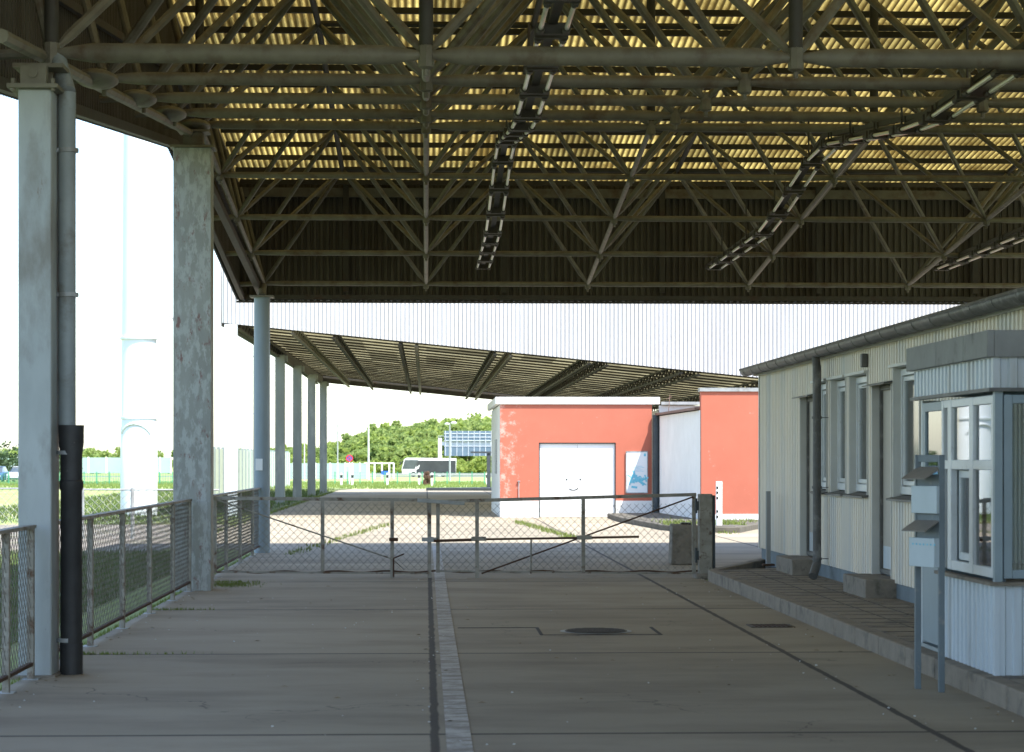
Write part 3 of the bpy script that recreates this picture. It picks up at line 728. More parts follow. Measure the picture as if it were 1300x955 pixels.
obj('cover', MB().tube((1.58,20.5,.0),(1.58,20.5,.012),.29,32), M['iron'], mh)
rg = MB(); sg = 40
for k in range(sg):
    a0, a1 = 2*math.pi*k/sg, 2*math.pi*(k+1)/sg
    rg.quad(*[(1.58+math.cos(a)*r, 20.5+math.sin(a)*r, .006) for a, r in ((a0,.29),(a0,.335),(a1,.335),(a1,.29))])
obj('rim', rg, M['galv'], mh)
st = MB()
for k in range(-5,6):
    w_ = math.sqrt(max(0,.27**2-(k*.05)**2)); st.box(1.58-w_,1.58+w_,20.5+k*.05-.008,20.5+k*.05+.008,.012,.018)
obj('rib', st, M['iron'], mh)
obj('surround', MB().box(1.04,2.16,20.09,20.12,-.01,.0045).box(1.04,1.07,20.12,21.0,-.01,.0045).box(2.13,2.16,20.12,21.0,-.01,.0045).box(.3,1.04,20.97,21.0,-.01,.0045), M['asphalt_black'], mh)
dg_ = thing('drain_grate', (3.32,21.1,0), 'small dark drain grate in the road by the right kerb', 'drain')
obj('frame', MB().box(3.10,3.52,20.92,20.95,-.01,.008).box(3.10,3.52,21.26,21.29,-.01,.008).box(3.10,3.13,20.95,21.26,-.01,.008).box(3.49,3.52,20.95,21.26,-.01,.008).box(3.13,3.49,20.95,21.26,-.01,.004), M['iron'], dg_)
b_ = MB()
for k in range(8): b_.box(3.15+k*.044,3.165+k*.044,20.96,21.25,.004,.012)
obj('grille', b_, M['rust'], dg_)
pst = thing('marker_post', (4.72,30.3,.15), 'slim dark metal post standing by the far end of the hut', 'post')
obj('shaft', MB().box(4.69,4.75,30.27,30.33,.1,1.17), M['lamp_pole_grey'], pst, bevel=.005); obj('foot', MB().box(4.64,4.80,30.22,30.38,.14,.165), M['rust'], pst)

# ---------------------------------------------------------------- railings on the left
def railing(ys, label, solid_end=True):
    t = thing('railing', (-2.88, ys[0], 0), label, 'railing', 'chain link railings along the left edge of the road')
    for y in ys: 
        pp = obj('post', MB().box(-2.905,-2.855,y-.02,y+.03,0,1.10), M['fence_steel'], t, bevel=.004)
        obj('foot_plate', MB().box(-2.94,-2.82,y-.05,y+.06,-.03,.006), M['galv'], pp)
    a, b = ys[0]-.02, ys[-1]+.03
    obj('top_rail', MB().box(-2.93,-2.85,a-.05,b+.04,1.10,1.125), M['fence_steel'], t)
    obj('bottom_rail', MB().box(-2.90,-2.86,a,b,.10,.125), M['rust'], t)
    for y0, y1 in zip(ys, ys[1:]):
        obj('mesh_panel', chain(MB(), (-2.88,y0+.03), (-2.88,y1-.02), .125, 1.095, .10, .003), M['fence_wire'], t, smooth=False)
    return t
railing([9.0,11.1,13.2,15.25,16.2], 'chain link railing in front of the nearest column, cut by the photo edge')
railing([17.0,19.05,21.05,23.1,25.2,26.95], 'chain link railing between the drainpipe column and the wide peeling column')
railing([28.0,29.9,31.9,34.3,36.7,38.9], 'chain link railing behind the gate, from the peeling column to the round one')

# ---------------------------------------------------------------- gate
def leaf(t, x0, x1, yl, yr, zt0, zt1, posts, long_post, nm):
    Y = lambda x: yl+(yr-yl)*(x-x0)/(x1-x0); Z = lambda x: zt0+(zt1-zt0)*(x-x0)/(x1-x0)
    fr = MB().beam((x0,yl,zt0),(x1,yr,zt1),.05,.045)
    fr.beam((x0+.01,yl,.09),(x1-.01,yr,.06),.025,.025)
    fo = obj('leaf_frame', fr, M['fence_steel'], t)
    for x in posts: obj('upright', MB().beam((x,Y(x),.07 if x not in long_post else .0),(x,Y(x),Z(x)-.02),.05,.05), M['fence_steel'], fo)
    obj('mesh_panel', chain(MB(), (x0+.02,yl+.03), (x1-.02,yr+.03), .1, min(zt0,zt1)-.03, .105, .0028), M['fence_wire'], fo, smooth=False)
    wb = MB()
    x = x0
    while x < x1: wb.tube((x,Y(x),.085+.012*math.sin(x*9)),(x+.12,Y(x+.12),.085+.012*math.sin((x+.12)*9)),.012,5); x += .12
    obj('tension_wire', wb, M['rust'], fo)
    return fo
GY = 29.9
gt_ = thing('gate', (-2.9, GY, 0), 'double leaf chain link gate closed across the whole road, slightly sagging', 'gate')
l1 = leaf(gt_, -2.87, .055, GY, GY+.05, 1.085, 1.055, (-2.85,-1.40,-.46,.045), (-.46,.045), 'left')
l2 = leaf(gt_, .14, 3.66, GY+.05, GY-.1, 1.035, 1.13, (.16,.69,2.13,3.63), (.69,), 'right')
obj('hasp', MB().beam((-.12,GY-.06,1.055),(.52,GY-.05,1.01),.05,.05), M['galv'], l1, bevel=.004)
obj('sleeve', MB().box(-.50,-.38,GY-.06,GY+.05,.50,.545), M['rust'], l1)
obj('brace_wire', MB().tube((-2.85,GY-.03,1.07),(-.46,GY-.01,.26),.011,6).tube((-.46,GY-.01,.26),(-.3,GY,.12),.008,6), M['fence_steel'], l1)
obj('foot_bolt', MB().path([(-.44,GY-.05,.02),(-.44,GY-.05,.27),(-.30,GY-.06,.33)],.011,6), M['rust'], l1)
obj('latch', MB().box(-.06,.14,GY-.08,GY-.0,.50,.55).box(.02,.10,GY-.1,GY-.08,.49,.56), M['galv'], l1)
lb = obj('locking_bar', MB().path([(.10,GY-.07,.505),(.62,GY-.08,.52),(.75,GY-.08,.525)],.019,8).path([(.7,GY-.08,.525),(2.1,GY-.11,.545),(2.88,GY-.12,.56)],.015,8), M['rust'], l2)
for x in (.70, 2.13): obj('sleeve', MB().box(x-.09,x+.11,GY-.14,GY-.02,.50+.02*x/2,.555+.02*x/2), M['fence_steel'], lb, bevel=.004)
obj('brace_wire', MB().tube((.75,GY-.01,.06),(3.62,GY-.12,1.10),.012,6), M['rust'], l2)
obj('stay', MB().tube((1.42,GY-.03,.06),(1.42,GY-.07,.53),.012,6), M['fence_steel'], l2)
gp = thing('gate_post', (3.75,29.75,0), 'square concrete gate post holding the right gate leaf', 'post')
obj('shaft', MB().box(3.68,3.86,29.62,29.80,-.05,1.14), M['fence_steel'], gp, bevel=.01)
obj('back_channel', MB().box(3.865,3.90,29.64,29.80,0,1.12), M['dark_post'], gp)
for z in (.25,.92): obj('hinge', MB().box(3.635,3.68,29.66,29.76,z,z+.12).tube((3.65,29.70,z-.04),(3.65,29.70,z+.16),.015,8), M['dark_post'], gp)
obj('footing', MB().box(3.62,3.92,29.55,29.88,-.03,.07), M['concrete_block'], gp, bevel=.03)
cbk = thing('concrete_block', (3.9,33.7,0), 'rough concrete block behind the right end of the gate', 'concrete block')
obj('body', MB().hexa([(3.73,33.5,0),(4.18,33.5,0),(4.18,33.9,0),(3.73,33.9,0),(3.75,33.52,.62),(4.16,33.52,.60),(4.16,33.88,.60),(3.75,33.88,.62)]), M['concrete_block'], cbk, bevel=.02)
obj('lip', MB().box(3.90,4.05,33.62,33.78,.60,.64), M['iron'], cbk)

# ---------------------------------------------------------------- red building with the white double door
rb = thing('red_building', (2.06,61.4,0), 'low flaking red building with closed white double door and a poster', 'building')
FY = 61.4
w_ = MB(); w_.box(2.06,3.14,FY,FY+.2,.46,3.14).box(5.29,6.3,FY,FY+.2,.46,3.14).box(3.14,5.29,FY,FY+.2,2.08,3.14)
obj('wall', w_, M['red_render'], rb)
obj('plinth', MB().box(2.06,3.14,FY-.015,FY+.2,-.05,.46), M['white_wall'], rb); obj('plinth', MB().box(5.29,6.3,FY-.015,FY+.2,-.05,.46), M['white_wall'], rb)
obj('wall', MB().box(2.06,2.2,FY+.2,69.6,0,3.14).box(2.2,11,69.5,69.6,0,3.14), M['white_wall'], rb)
obj('roof', MB().box(2.1,6.4,FY+.05,69.7,3.14,3.2), M['gutter'], rb)
obj('parapet', MB().box(1.93,6.52,FY-.055,FY-.0,3.15,3.35).box(1.93,2.04,FY,69.7,3.15,3.35).box(2.04,6.4,FY,FY+.06,3.141,3.345), M['white_wall'], rb, bevel=.01)
dr = obj('door', MB().box(3.17,5.26,FY+.07,FY+.11,.01,2.05), M['white_door'], rb)
obj('frame', MB().box(3.14,3.17,FY+.02,FY+.12,0,2.08).box(5.26,5.29,FY+.02,FY+.12,0,2.08).box(3.17,5.26,FY+.02,FY+.12,2.05,2.08), M['dark_post'], dr)
obj('leaf_gap', MB().box(3.175,3.185,FY+.066,FY+.07,.01,.45).box(4.215,4.221,FY+.067,FY+.07,.01,2.05), M['column_far'], dr)
for cx in (3.92, 4.30):
    sm = MB().ball((cx,FY+.066,1.05),.028,1,.2,1,8,6)
    obj('drawn_eye', sm, M['dark_post'], dr); sm = MB()
    for k in range(5): a_ = R(40+k*25); b2 = R(65+k*25); sm.tube((cx+.07*math.cos(a_),FY+.066,1.05+.06*math.sin(a_)),(cx+.07*math.cos(b2),FY+.066,1.05+.06*math.sin(b2)),.004,4)
    obj('drawn_brow', sm, M['dark_post'], dr)
sm = MB()
for k in range(6): a_ = R(215+k*20); b2 = R(235+k*20); sm.tube((4.11+.15*math.cos(a_),FY+.066,.86+.10*math.sin(a_)),(4.11+.15*math.cos(b2),FY+.066,.86+.10*math.sin(b2)),.014,5)
obj('drawn_mouth', sm, M['dark_post'], dr)
po = thing('poster', (5.87,FY,.68), 'white poster board with blue drawing on the red wall', 'poster')
obj('board', MB().box(5.58,6.17,FY-.035,FY-.003,.68,1.83), M['poster_white'], po)
obj('poster_frame', MB().box(5.565,5.59,FY-.045,FY-.036,.67,1.84).box(6.16,6.185,FY-.045,FY-.036,.67,1.84).box(5.59,6.16,FY-.045,FY-.036,.665,.69).box(5.59,6.16,FY-.045,FY-.036,1.82,1.845), M['galv'], po)
bl = MB(); rr = random.Random(4)
for k in range(34):
    cx, cz = 5.88+rr.gauss(0,.11), 1.02+rr.gauss(0,.09); an = rr.uniform(0,3.14); l_, h_ = rr.uniform(.03,.10), rr.uniform(.012,.03)
    c_, s_ = math.cos(an), math.sin(an); y_ = FY-.038-.0003*k
    bl.quad(*[(cx+u*c_-v*s_, y_, cz+u*s_+v*c_) for u, v in ((-l_,-h_),(l_,-h_),(l_,h_),(-l_,h_))])
obj('emblem', MB().box(6.07,6.13,FY-.038,FY-.0355,1.70,1.78), M['poster_blue'], po)
for k in range(5): bl.box(5.66,6.08-.05*(k%3),FY-.038,FY-.0355,1.28+.035*k,1.288+.035*k)
obj('print', bl, M['poster_blue'], po)
dp2 = obj('downpipe', MB().tube((6.40,FY-.10,.02),(6.40,FY-.10,2.85),.095,12).box(6.32,6.36,FY-.2,FY-.14,2.7,2.72), M['dark_post'], rb)
obj('vent_pipe', MB().tube((2.58,FY-.04,.46),(2.58,FY-.04,1.02),.012,6).box(2.54,2.62,FY-.06,FY-.01,1.0,1.02), M['lamp_pole_grey'], rb)
obj('shutter', MB().box(2.03,2.06,64.2,65.4,1.2,2.2), M['galv'], rb)
ab = thing('annex_building', (6.45,54,0), 'white walled annex between the two red buildings with a tiled eave', 'building')
an = MB(); corr(an, (6.50,61.3), (6.74,54.05), 0, 2.82, (-1,0), .25, .012); obj('wall', an, M['white_wall'], ab)
obj('wall', MB().box(6.5,11,61.35,61.6,0,3.12), M['hut_trim'], ab)
obj('corner_strip', MB().box(6.50,6.58,FY-.14,FY-.06,0,2.8), M['tile_edge'], ab)
obj('roof', MB().hexa([(6.38,61.34,2.84),(6.62,54.22,2.84),(9.5,54.22,3.0),(9.5,61.34,3.0),(6.38,61.34,2.90),(6.62,54.22,2.90),(9.5,54.22,3.06),(9.5,61.34,3.06)]), M['tile_edge'], ab)
obj('parapet', MB().box(6.55,11,61.22,61.34,3.14,3.22), M['galv'], ab)
tag(obj('rooftop_mast', MB().tube((6.72,61.0,2.9),(6.76,61.0,3.42),.010,6).tube((6.66,61.0,3.28),(6.82,61.0,3.36),.007,5), M['tile_edge'], loc=(6.72,61.0,2.9)), 'thin rusty rod sticking up from the annex roof', 'antenna')
r2 = thing('red_building', (6.74,53.9,0), 'plain red building with white cap beside the far end of the hut', 'building')
obj('wall', MB().box(6.745,12,53.9,54.2,.27,3.28).box(9.6,12,54.2,62,.27,3.28), M['red_render'], r2); obj('plinth', MB().box(6.735,12,53.885,54.3,-.05,.27), M['white_wall'], r2)
obj('parapet', MB().box(6.71,12.1,53.86,54.25,3.28,3.37).box(9.55,12.1,54.25,62,3.28,3.37), M['galv'], r2)
isl = MB().poly([(5.0,60.8),(4.95,57),(5.35,50),(5.75,48.2),(6.9,48.2),(7.6,50.5),(12,53.6),(6.9,53.8),(6.55,60.8)], -.1, .13)
mk('old_kerb', (.13,.12,.10), (.08,.075,.06), 3, .95, bump=.4, bscale=20)
tag(obj('traffic_island', isl, M['old_kerb'], bevel=.02), kind='structure')
tag(obj('island_soil', MB().poly([(5.15,60.6),(5.12,57),(5.5,50.1),(5.85,48.4),(6.8,48.4),(7.4,50.7),(11.5,53.5),(6.8,53.7),(6.4,60.6)], .1, .137), M['old_kerb'], smooth=False), kind='structure')
mp_ = thing('marker_post', (6.55,49.2,0), 'white post with black marks before the plain red building', 'post')
obj('shaft', MB().box(6.49,6.62,49.12,49.25,.1,1.12), M['white_paint'], mp_, bevel=.008)
bm = MB()
for z in (.30,.42,.72,.84,.95): bm.box(6.487,6.53,49.113,49.12,z,z+.055)
obj('black_mark', bm, M['paint_black'], mp_)

# ---------------------------------------------------------------- left middle ground
mt = thing('floodlight_mast', (-8.15,63,0), 'thick pale tubular mast rising beyond the railing at the left', 'mast')
MX, MY = -8.15, 63
obj('pole', MB().tube((MX,MY,-.2),(MX,MY,27),.5,32,prof=[(0,.52),(2.7,.52),(2.74,.50),(5.2,.49),(27.2,.30)]), M['mast'], mt)
obj('flange', MB().tube((MX,MY,5.02),(MX,MY,5.07),.55,32), M['mast'], mt); obj('flange', MB().tube((MX,MY,2.76),(MX,MY,2.81),.53,32), M['mast'], mt)
hd = MB()
for k in range(8):
    a0, a1 = R(-150+k*13), R(-150+(k+1)*13)
    f0, f1 = (k/8-.5), ((k+1)/8-.5)
    z0_, z1_ = 2.62-.9*f0*f0*1.2, 2.62-.9*f1*f1*1.2
    hd.tube((MX+.53*math.cos(a0),MY+.53*math.sin(a0),z0_),(MX+.53*math.cos(a1),MY+.53*math.sin(a1),z1_),.03,6)
obj('door_hood', hd, M['mast'], mt)
hdl = thing('mast_head', (MX,MY,27), 'x', 'x'); bpy.data.objects.remove(hdl)
obj('lamp_head', MB().tube((MX,MY,27),(MX,MY,27.5),1.6,16).tube((MX,MY,27.5),(MX,MY,28),.5,12), M['mast'], mt)

mf = thing('mesh_fence', (-7,45,0), 'low grey chain link fence across the lawn in front of the pale mast', 'fence')
FYm = 45
for x in (-14,-11.5,-9.0,-7.1,-6.95,-5.95,-4.4):
    obj('post', MB().tube((x,FYm,-.1),(x,FYm,1.03),.03 if x in (-7.1,-6.95) else .04,8), M['galv'], mf)
obj('top_rail', MB().tube((-16,FYm,1.02),(-7.1,FYm,1.02),.02,6).tube((-6.95,FYm,1.0),(-4.2,FYm,.99),.02,6), M['galv'], mf)
obj('mesh_panel', chain(MB(), (-14,FYm), (-7.1,FYm), .02, 1.0, .16, .004), M['galv'], mf, smooth=False)
obj('mesh_panel', chain(MB(), (-6.95,FYm), (-4.3,FYm), .02, .98, .16, .004), M['galv'], mf, smooth=False)
rh = MB(); 
for k in range(12): a0, a1 = math.pi*k/12, math.pi*(k+1)/12; rh.tube((-9.95+.2*math.cos(a0),50.5,.2+.25*math.sin(a0)),(-9.95+.2*math.cos(a1),50.5,.2+.25*math.sin(a1)),.018,6)
rh.tube((-9.75,50.5,-.05),(-9.75,50.5,.2),.018,6).tube((-10.15,50.5,-.05),(-10.15,50.5,.2),.018,6)
tag(obj('hoop', rh, M['red_hoop'], loc=(-9.95,50.5,0)), 'small red metal hoop on the grass at the left photo edge', 'hoop')
# pale green sheet wall
gw = thing('sheet_wall', (-9,96,0), 'pale green ribbed sheet wall running along the verge behind the far columns', 'wall')
y = 84; 
while y < 146:
    s_ = obj('panel', corr(MB(), (-9,y+1.95), (-9,y+.05), -.1, 2.08, (1,0), .65, .05), M['green_sheet'], gw, smooth=False)
    obj('post', MB().box(-9.05,-8.93,y-.05,y+.05,-.1,2.16), M['sheet_edge'], gw); y += 2.0
# street lamps
def lamp(x, y, zt, arm, label, zb=0, r=.07, head=True, pm='lamp_pole', grp='street lamps around the checkpoint'):
    t = thing('street_lamp', (x,y,zb), label, 'street lamp', grp)
    obj('pole', MB().tube((x,y,zb),(x,y,zt-.25),r,10,r2=r*.6), M[pm], t)
    s_ = 1 if arm > 0 else -1
    obj('arm', MB().path([(x,y,zt-.25),(x+s_*.25,y,zt-.05),(x+arm*.7,y,zt),(x+arm,y,zt+.05)],.035,6), M[pm], t)
    obj('lamp_head', MB().hexa([(x+arm-s_*.1,y-.12,zt-.02),(x+arm+s_*.6,y-.12,zt+.0),(x+arm+s_*.6,y+.12,zt+.0),(x+arm-s_*.1,y+.12,zt-.02),(x+arm,y-.08,zt+.12),(x+arm+s_*.5,y-.06,zt+.13),(x+arm+s_*.5,y+.06,zt+.13),(x+arm,y+.08,zt+.12)]), M['lamp_pole_grey'], t)
lamp(-7.22,277,8.3,1.3,'tall single arm street lamp left of the bus', -.9, .14)
lamp(-14.0-8.5*0,130,0,0,'x') if False else None
lamp(-6.7,130,8.0,-1.2,'thick pale street lamp pole between the last two far columns', -.1, .13)
lamp(-20.7,250,6.75,1.1,'distant thin street lamp behind the pale front column', -.75, .06)
lamp(-7.43,110,6.75,-1.6,'street lamp hidden behind the columns with only its left arm showing', 0, .07)
lamp(-8.3,75,6.4,-.35,'street lamp behind the wide peeling column, only its head showing', 0, .08, pm='lamp_pole_grey')
lamp(-11.0,200,6.7,-.7,'street lamp with short arm behind the fourth far column', -.5, .06)
lt = thing('street_lamp', (2.57,240,-.7), 'grey street lamp with twin heads standing before the sign gantry', 'street lamp', 'street lamps around the checkpoint')
obj('pole', MB().tube((2.57,240,-.7),(2.57,240,5.4),.11,10,r2=.08), M['lamp_pole_grey'], lt)
obj('lamp_head', MB().ball((2.3,240,5.5),.3,1,1,.5).ball((3.0,240,5.62),.34,1,1,.5), M['gantry_white'], lt)
lf = thing('street_lamp', (-16,400,-1.6), 'farthest thin lamp mast above the tree line', 'street lamp', 'street lamps around the checkpoint')
obj('pole', MB().tube((-16,400,-1.6),(-16,400,8),.12,8), M['lamp_pole_grey'], lf); obj('arm', MB().tube((-17,400,8),(-15,400,7.9),.1,6), M['lamp_pole_grey'], lf)
# low dark canopy post and island on the far apron
sb = thing('barrier_post', (3.3,117,0), 'dark post with flat bracket arm at the corner of the red building', 'post')
obj('shaft', MB().box(3.22,3.42,117,117.2,0,1.95), M['dark_post'], sb); obj('arm', MB().box(2.35,3.45,116.95,117.25,1.95,2.05), M['dark_post'], sb); obj('foot', MB().box(2.9,3.6,116.8,117.4,0,.16), M['asphalt_black'], sb)
tag(obj('far_island', MB().poly([(0,115.2),(3.6,114),(3.6,117.6),(0,116)], -.05, .14), M['dark_post']), kind='structure')
# no stopping sign
sg_ = thing('traffic_sign', (-5.6,163,-.25), 'round blue and red no stopping sign on a white post', 'road sign')
sx, sy = -5.65, 163
obj('post', MB().tube((sx,sy,-.25),(sx,sy,1.5),.04,8), M['white_paint'], sg_)
di = obj('sign_disc', MB().tube((sx,sy-.04,1.72),(sx,sy-.01,1.72),.21,24), M['sign_blue'], sg_)
rg = MB()
for k in range(24):
    a0, a1 = 2*math.pi*k/24, 2*math.pi*(k+1)/24
    rg.hexa([(sx+r_*math.cos(a),y_,1.72+r_*math.sin(a)) for y_ in (sy-.05,sy-.01) for a, r_ in ((a0,.20),(a1,.20),(a1,.27),(a0,.27))])
obj('ring', rg, M['sign_red'], di)
obj('cross', MB().beam((sx-.15,sy-.047,1.57),(sx+.15,sy-.047,1.87),.012,.05).beam((sx-.15,sy-.049,1.87),(sx+.15,sy-.049,1.57),.012,.05), M['sign_red'], di)
obj('plate', MB().box(sx-.22,sx+.22,sy-.03,sy-.01,1.13,1.36), M['white_paint'], sg_)
bs = thing('blue_sign', (-5.4,300,-1), 'tiny blue board by the open frame of the noise barrier', 'sign')
obj('board', MB().box(-5.9,-4.95,290,290.1,-.35,.15), M['sign_blue'], bs); obj('post', MB().box(-5.45,-5.35,290.1,290.2,-1,.0), M['white_paint'], bs)
# delineators
dl = thing('road_marker', (-7.6,150,-.2), 'x', 'road marker', 'white delineator posts along the far verge')
obj('shaft', MB().box(-7.67,-7.53,149.94,150.06,-.25,.72), M['white_paint'], dl); obj('black_band', MB().box(-7.68,-7.52,149.93,150.07,.38,.58), M['paint_black'], dl)
dl['label'] = 'white marker post left of the no stopping sign, nearest the last column'
for x, lb_ in ((-5.75,'white marker post between the last column and the no stopping sign'),(-5.0,'white marker post just right of the no stopping sign pole'),
              (-2.62,'white marker post below the open barrier frame'),(-.48,'white marker post below the front of the bus'),(.4,'white marker post below the middle of the bus'),(4.15,'white marker post near the red building corner')):
    c = copy_tree(dl, None, (x,150,-.2)); c['label'] = lb_
tag(obj('shrub', (lambda mb: [mb.ball((.05+random.uniform(-.2,.2),150+random.uniform(-.2,.2),-.2+.9*random.random()),.12,1,1,1.4,5,4) for _ in range(26)] and mb)(MB()), M['rust'], loc=(.05,150,-.2)), 'small brown withered shrub on the far verge below the bus', 'shrub')
# green post fence
gf = thing('green_fence', (-6,165,-.26), 'long low green wire fence across the meadow before the motorway', 'fence')
zb_ = -.3; x = -44; cnt = 0
while x < 8:
    if cnt < 60: obj('post', MB().box(x-.035,x+.035,165,165.07,zb_,.72), M['fence_green'], gf)
    x += .93; cnt += 1
gm = MB()
for k in range(5): gm.box(-44,8,165.02,165.04,zb_+.05+.22*k,zb_+.06+.22*k)
x = -44
while x < -18: gm.box(x,x+.03,165.02,165.03,zb_,.62); x += .12
obj('wire_mesh', gm, M['fence_green'], gf)
obj('base_board', MB().box(-44,-18,164.9,165,zb_,zb_+.12), M['dark_post'], gf)
# mint noise barriers
def barrier(x0, x1, y, z0, z1, step, label, open_from=None):
    t = thing('noise_barrier', (x0,y,z0), label, 'noise barrier', 'pale noise barriers beside the motorway')
    x = x0
    while x < x1-.01:
        xe = min(x+step, x1)
        if open_from is None or x < open_from: obj('panel', MB().box(x+.06,xe-.06,y,y+.06,z0,z1-.03), M['mint'], t)
        obj('post', MB().box(x-.1,x+.1,y-.06,y+.1,z0,z1+.05), M['white_paint'], t); x = xe
    obj('post', MB().box(x1-.1,x1+.1,y-.06,y+.1,z0,z1+.05), M['white_paint'], t)
    if open_from: obj('rail', MB().box(open_from,x1,y-.04,y+.08,z1-.1,z1+.05), M['white_paint'], t)
barrier(-21.0,-4.4,300,-1.0,1.18,1.0,'mint noise barrier ending in an open white frame left of the bus', -8.4)
barrier(-120,-34.5,300,-.2,1.95,2.4,'mint noise barrier on the left beyond the lawn and mast')
tag(obj('guard_rail', MB().box(-30,90,404,404.1,-1.25,-.85), M['galv'], loc=(0,404,-1.6)), 'long grey guard rail in front of the bus', 'guard rail')
tag(obj('motorway', MB().box(-300,300,406,440,-2,-1.62), M['far_road'], smooth=False), kind='structure')

# ---------------------------------------------------------------- bus
bx0, by = -4.6, 416
bus = thing('coach', (bx0+5,by,-1.62), 'white fronted touring coach with dark side passing on the motorway', 'bus')
Zb = -1.6
def prismY(pts, y0, y1):
    n = len(pts); return MB().add([(x,y0,z) for x,z in pts]+[(x,y1,z) for x,z in pts], [tuple(range(n)), tuple(range(n,2*n))[::-1]]+[((i+1)%n,i,n+i,n+(i+1)%n) for i in range(n)])
obj('body', prismY([(bx0+.15,Zb+.35),(bx0+10.2,Zb+.35),(bx0+10.3,Zb+3.5),(bx0+1.0,Zb+3.6),(bx0+.45,Zb+3.3),(bx0,Zb+1.5)], by, by+2.5), M['bus_body'], bus)
obj('side_panel', MB().box(bx0+2.75,bx0+10.18,by-.03,by,Zb+.36,Zb+3.08), M['bus_dark'], bus)
obj('window', prismY([(bx0+.10,Zb+1.5),(bx0+2.5,Zb+1.5),(bx0+3.1,Zb+3.2),(bx0+.6,Zb+3.2)], by-.04, by), M['bus_glass'], bus)
obj('windscreen', MB().hexa([(bx0-.05,by+.1,Zb+1.4),(bx0+.05,by+.1,Zb+1.4),(bx0+.05,by+2.4,Zb+1.4),(bx0-.05,by+2.4,Zb+1.4),(bx0+.38,by+.1,Zb+3.25),(bx0+.48,by+.1,Zb+3.25),(bx0+.48,by+2.4,Zb+3.25),(bx0+.38,by+2.4,Zb+3.25)]), M['bus_glass'], bus)
for x in (bx0+2.2, bx0+7.8):
    wh = obj('wheel', MB().tube((x,by-.06,Zb+.5),(x,by+.3,Zb+.5),.5,16), M['rubber'], bus); obj('rim', MB().tube((x,by-.08,Zb+.5),(x,by-.06,Zb+.5),.27,12), M['galv'], wh)
obj('mirror', MB().box(bx0-.35,bx0-.15,by-.1,by+.1,Zb+2.2,Zb+2.8).box(bx0-.2,bx0+.4,by-.05,by,Zb+2.8,Zb+2.88), M['bus_dark'], bus)
obj('stripe', prismY([(bx0+1.4,Zb+.6),(bx0+3.2,Zb+1.6),(bx0+3.4,Zb+2.3),(bx0+2.5,Zb+1.5),(bx0+1.2,Zb+.9)], by-.05, by-.041), M['bus_body'], bus)
# sign gantry
ga = thing('sign_gantry', (2.5,398,-1.6), 'white motorway gantry carrying the backs of large blue sign boards', 'gantry')
gx = 2.2
obj('leg', MB().box(gx,gx+.75,398,398.7,-2.6,5.5), M['gantry_white'], ga); obj('leg', MB().box(gx+38,gx+38.6,398,398.7,-2.6,5.5), M['gantry_white'], ga)
obj('beam', MB().box(gx+.76,gx+37.99,398.1,398.8,4.0,4.7), M['gantry_white'], ga)
for x0 in (gx+1.2, gx+12, gx+24):
    s_ = obj('sign_board', MB().box(x0,x0+9.6,397.6,397.8,1.9,4.0).box(x0,x0+9.6,397.6,397.8,4.75,6.9), M['gantry_blue'], ga)
    ri = MB()
    for k in range(9): ri.box(x0+.2+k*1.15,x0+.3+k*1.15,397.5,397.6,1.9,6.9)
    for z in (4.9,5.6,6.3,3.8): ri.box(x0,x0+9.6,397.5,397.6,z,z+.12)
    obj('sign_brace', ri, M['gantry_white'], s_)
rl_ = MB()
for k in range(30): rl_.box(gx+k*1.3,gx+.06+k*1.3,397.9,397.96,4.7,5.9)
rl_.box(gx,gx+38,397.84,397.89,5.85,5.92); obj('railing', rl_, M['gantry_white'], ga)
ga.location = (2.7, 442, -1.1)

# ---------------------------------------------------------------- cars
def car(x, y, zb, m, label):
    t = thing('parked_car', (x,y,zb), label, 'car', 'cars parked beyond the lawn at the left')
    def loft(sections):
        vs = []; n = len(sections[0][1])
        for yy, pr in sections: vs += [(x+a,y+yy,zb+b) for a, b in pr]
        fs = [(i*n+k, i*n+(k+1)%n, (i+1)*n+(k+1)%n, (i+1)*n+k) for i in range(len(sections)-1) for k in range(n)]
        fs += [tuple(range(n))[::-1], tuple((len(sections)-1)*n+k for k in range(n))]
        return MB().add(vs, fs)
    P = lambda w, z0, z1: [(-w,z0),(-w*.96,z1),(w*.96,z1),(w,z0)]
    obj('body', loft([(0,P(.8,.25,.62)),(.15,P(.88,.2,.75)),(1.2,P(.9,.2,.95)),(3.6,P(.9,.2,.98)),(4.2,P(.85,.25,.85))]), m, t, bevel=.05)
    Q = lambda w, z1: [(-w-.12,.93),(-w,z1),(w,z1),(w+.12,.93)]
    obj('cabin', loft([(1.15,Q(.66,.96)),(1.9,Q(.6,1.42)),(3.1,Q(.6,1.44)),(3.8,Q(.62,1.0))]), M['bus_glass'], t)
    obj('roof', loft([(1.88,[(-.62,1.42),(-.6,1.46),(.6,1.46),(.62,1.42)]),(3.12,[(-.62,1.43),(-.6,1.47),(.6,1.47),(.62,1.43)])]), m, t)
    for sx in (-1,1):
        obj('headlight', MB().box(x+sx*.62-.15,x+sx*.62+.15,y-.03,y+.1,zb+.5,zb+.66), M['galv'], t)
        for yy in (.8,3.4):
            w_ = obj('wheel', MB().tube((x+sx*.7,y+yy,zb+.31),(x+sx*.92,y+yy,zb+.31),.31,14), M['rubber'], t)
    obj('bumper', MB().box(x-.75,x+.75,y-.06,y+.05,zb+.28,zb+.42), M['rubber'], t)
car(-36.9,200,-.45,M['car_white'],'pale car with dark windscreen beyond the lawn, just left of the nearest column')
car(-39.0,200,-.45,M['car_blue'],'dark car cut by the left photo edge beside the pale car')

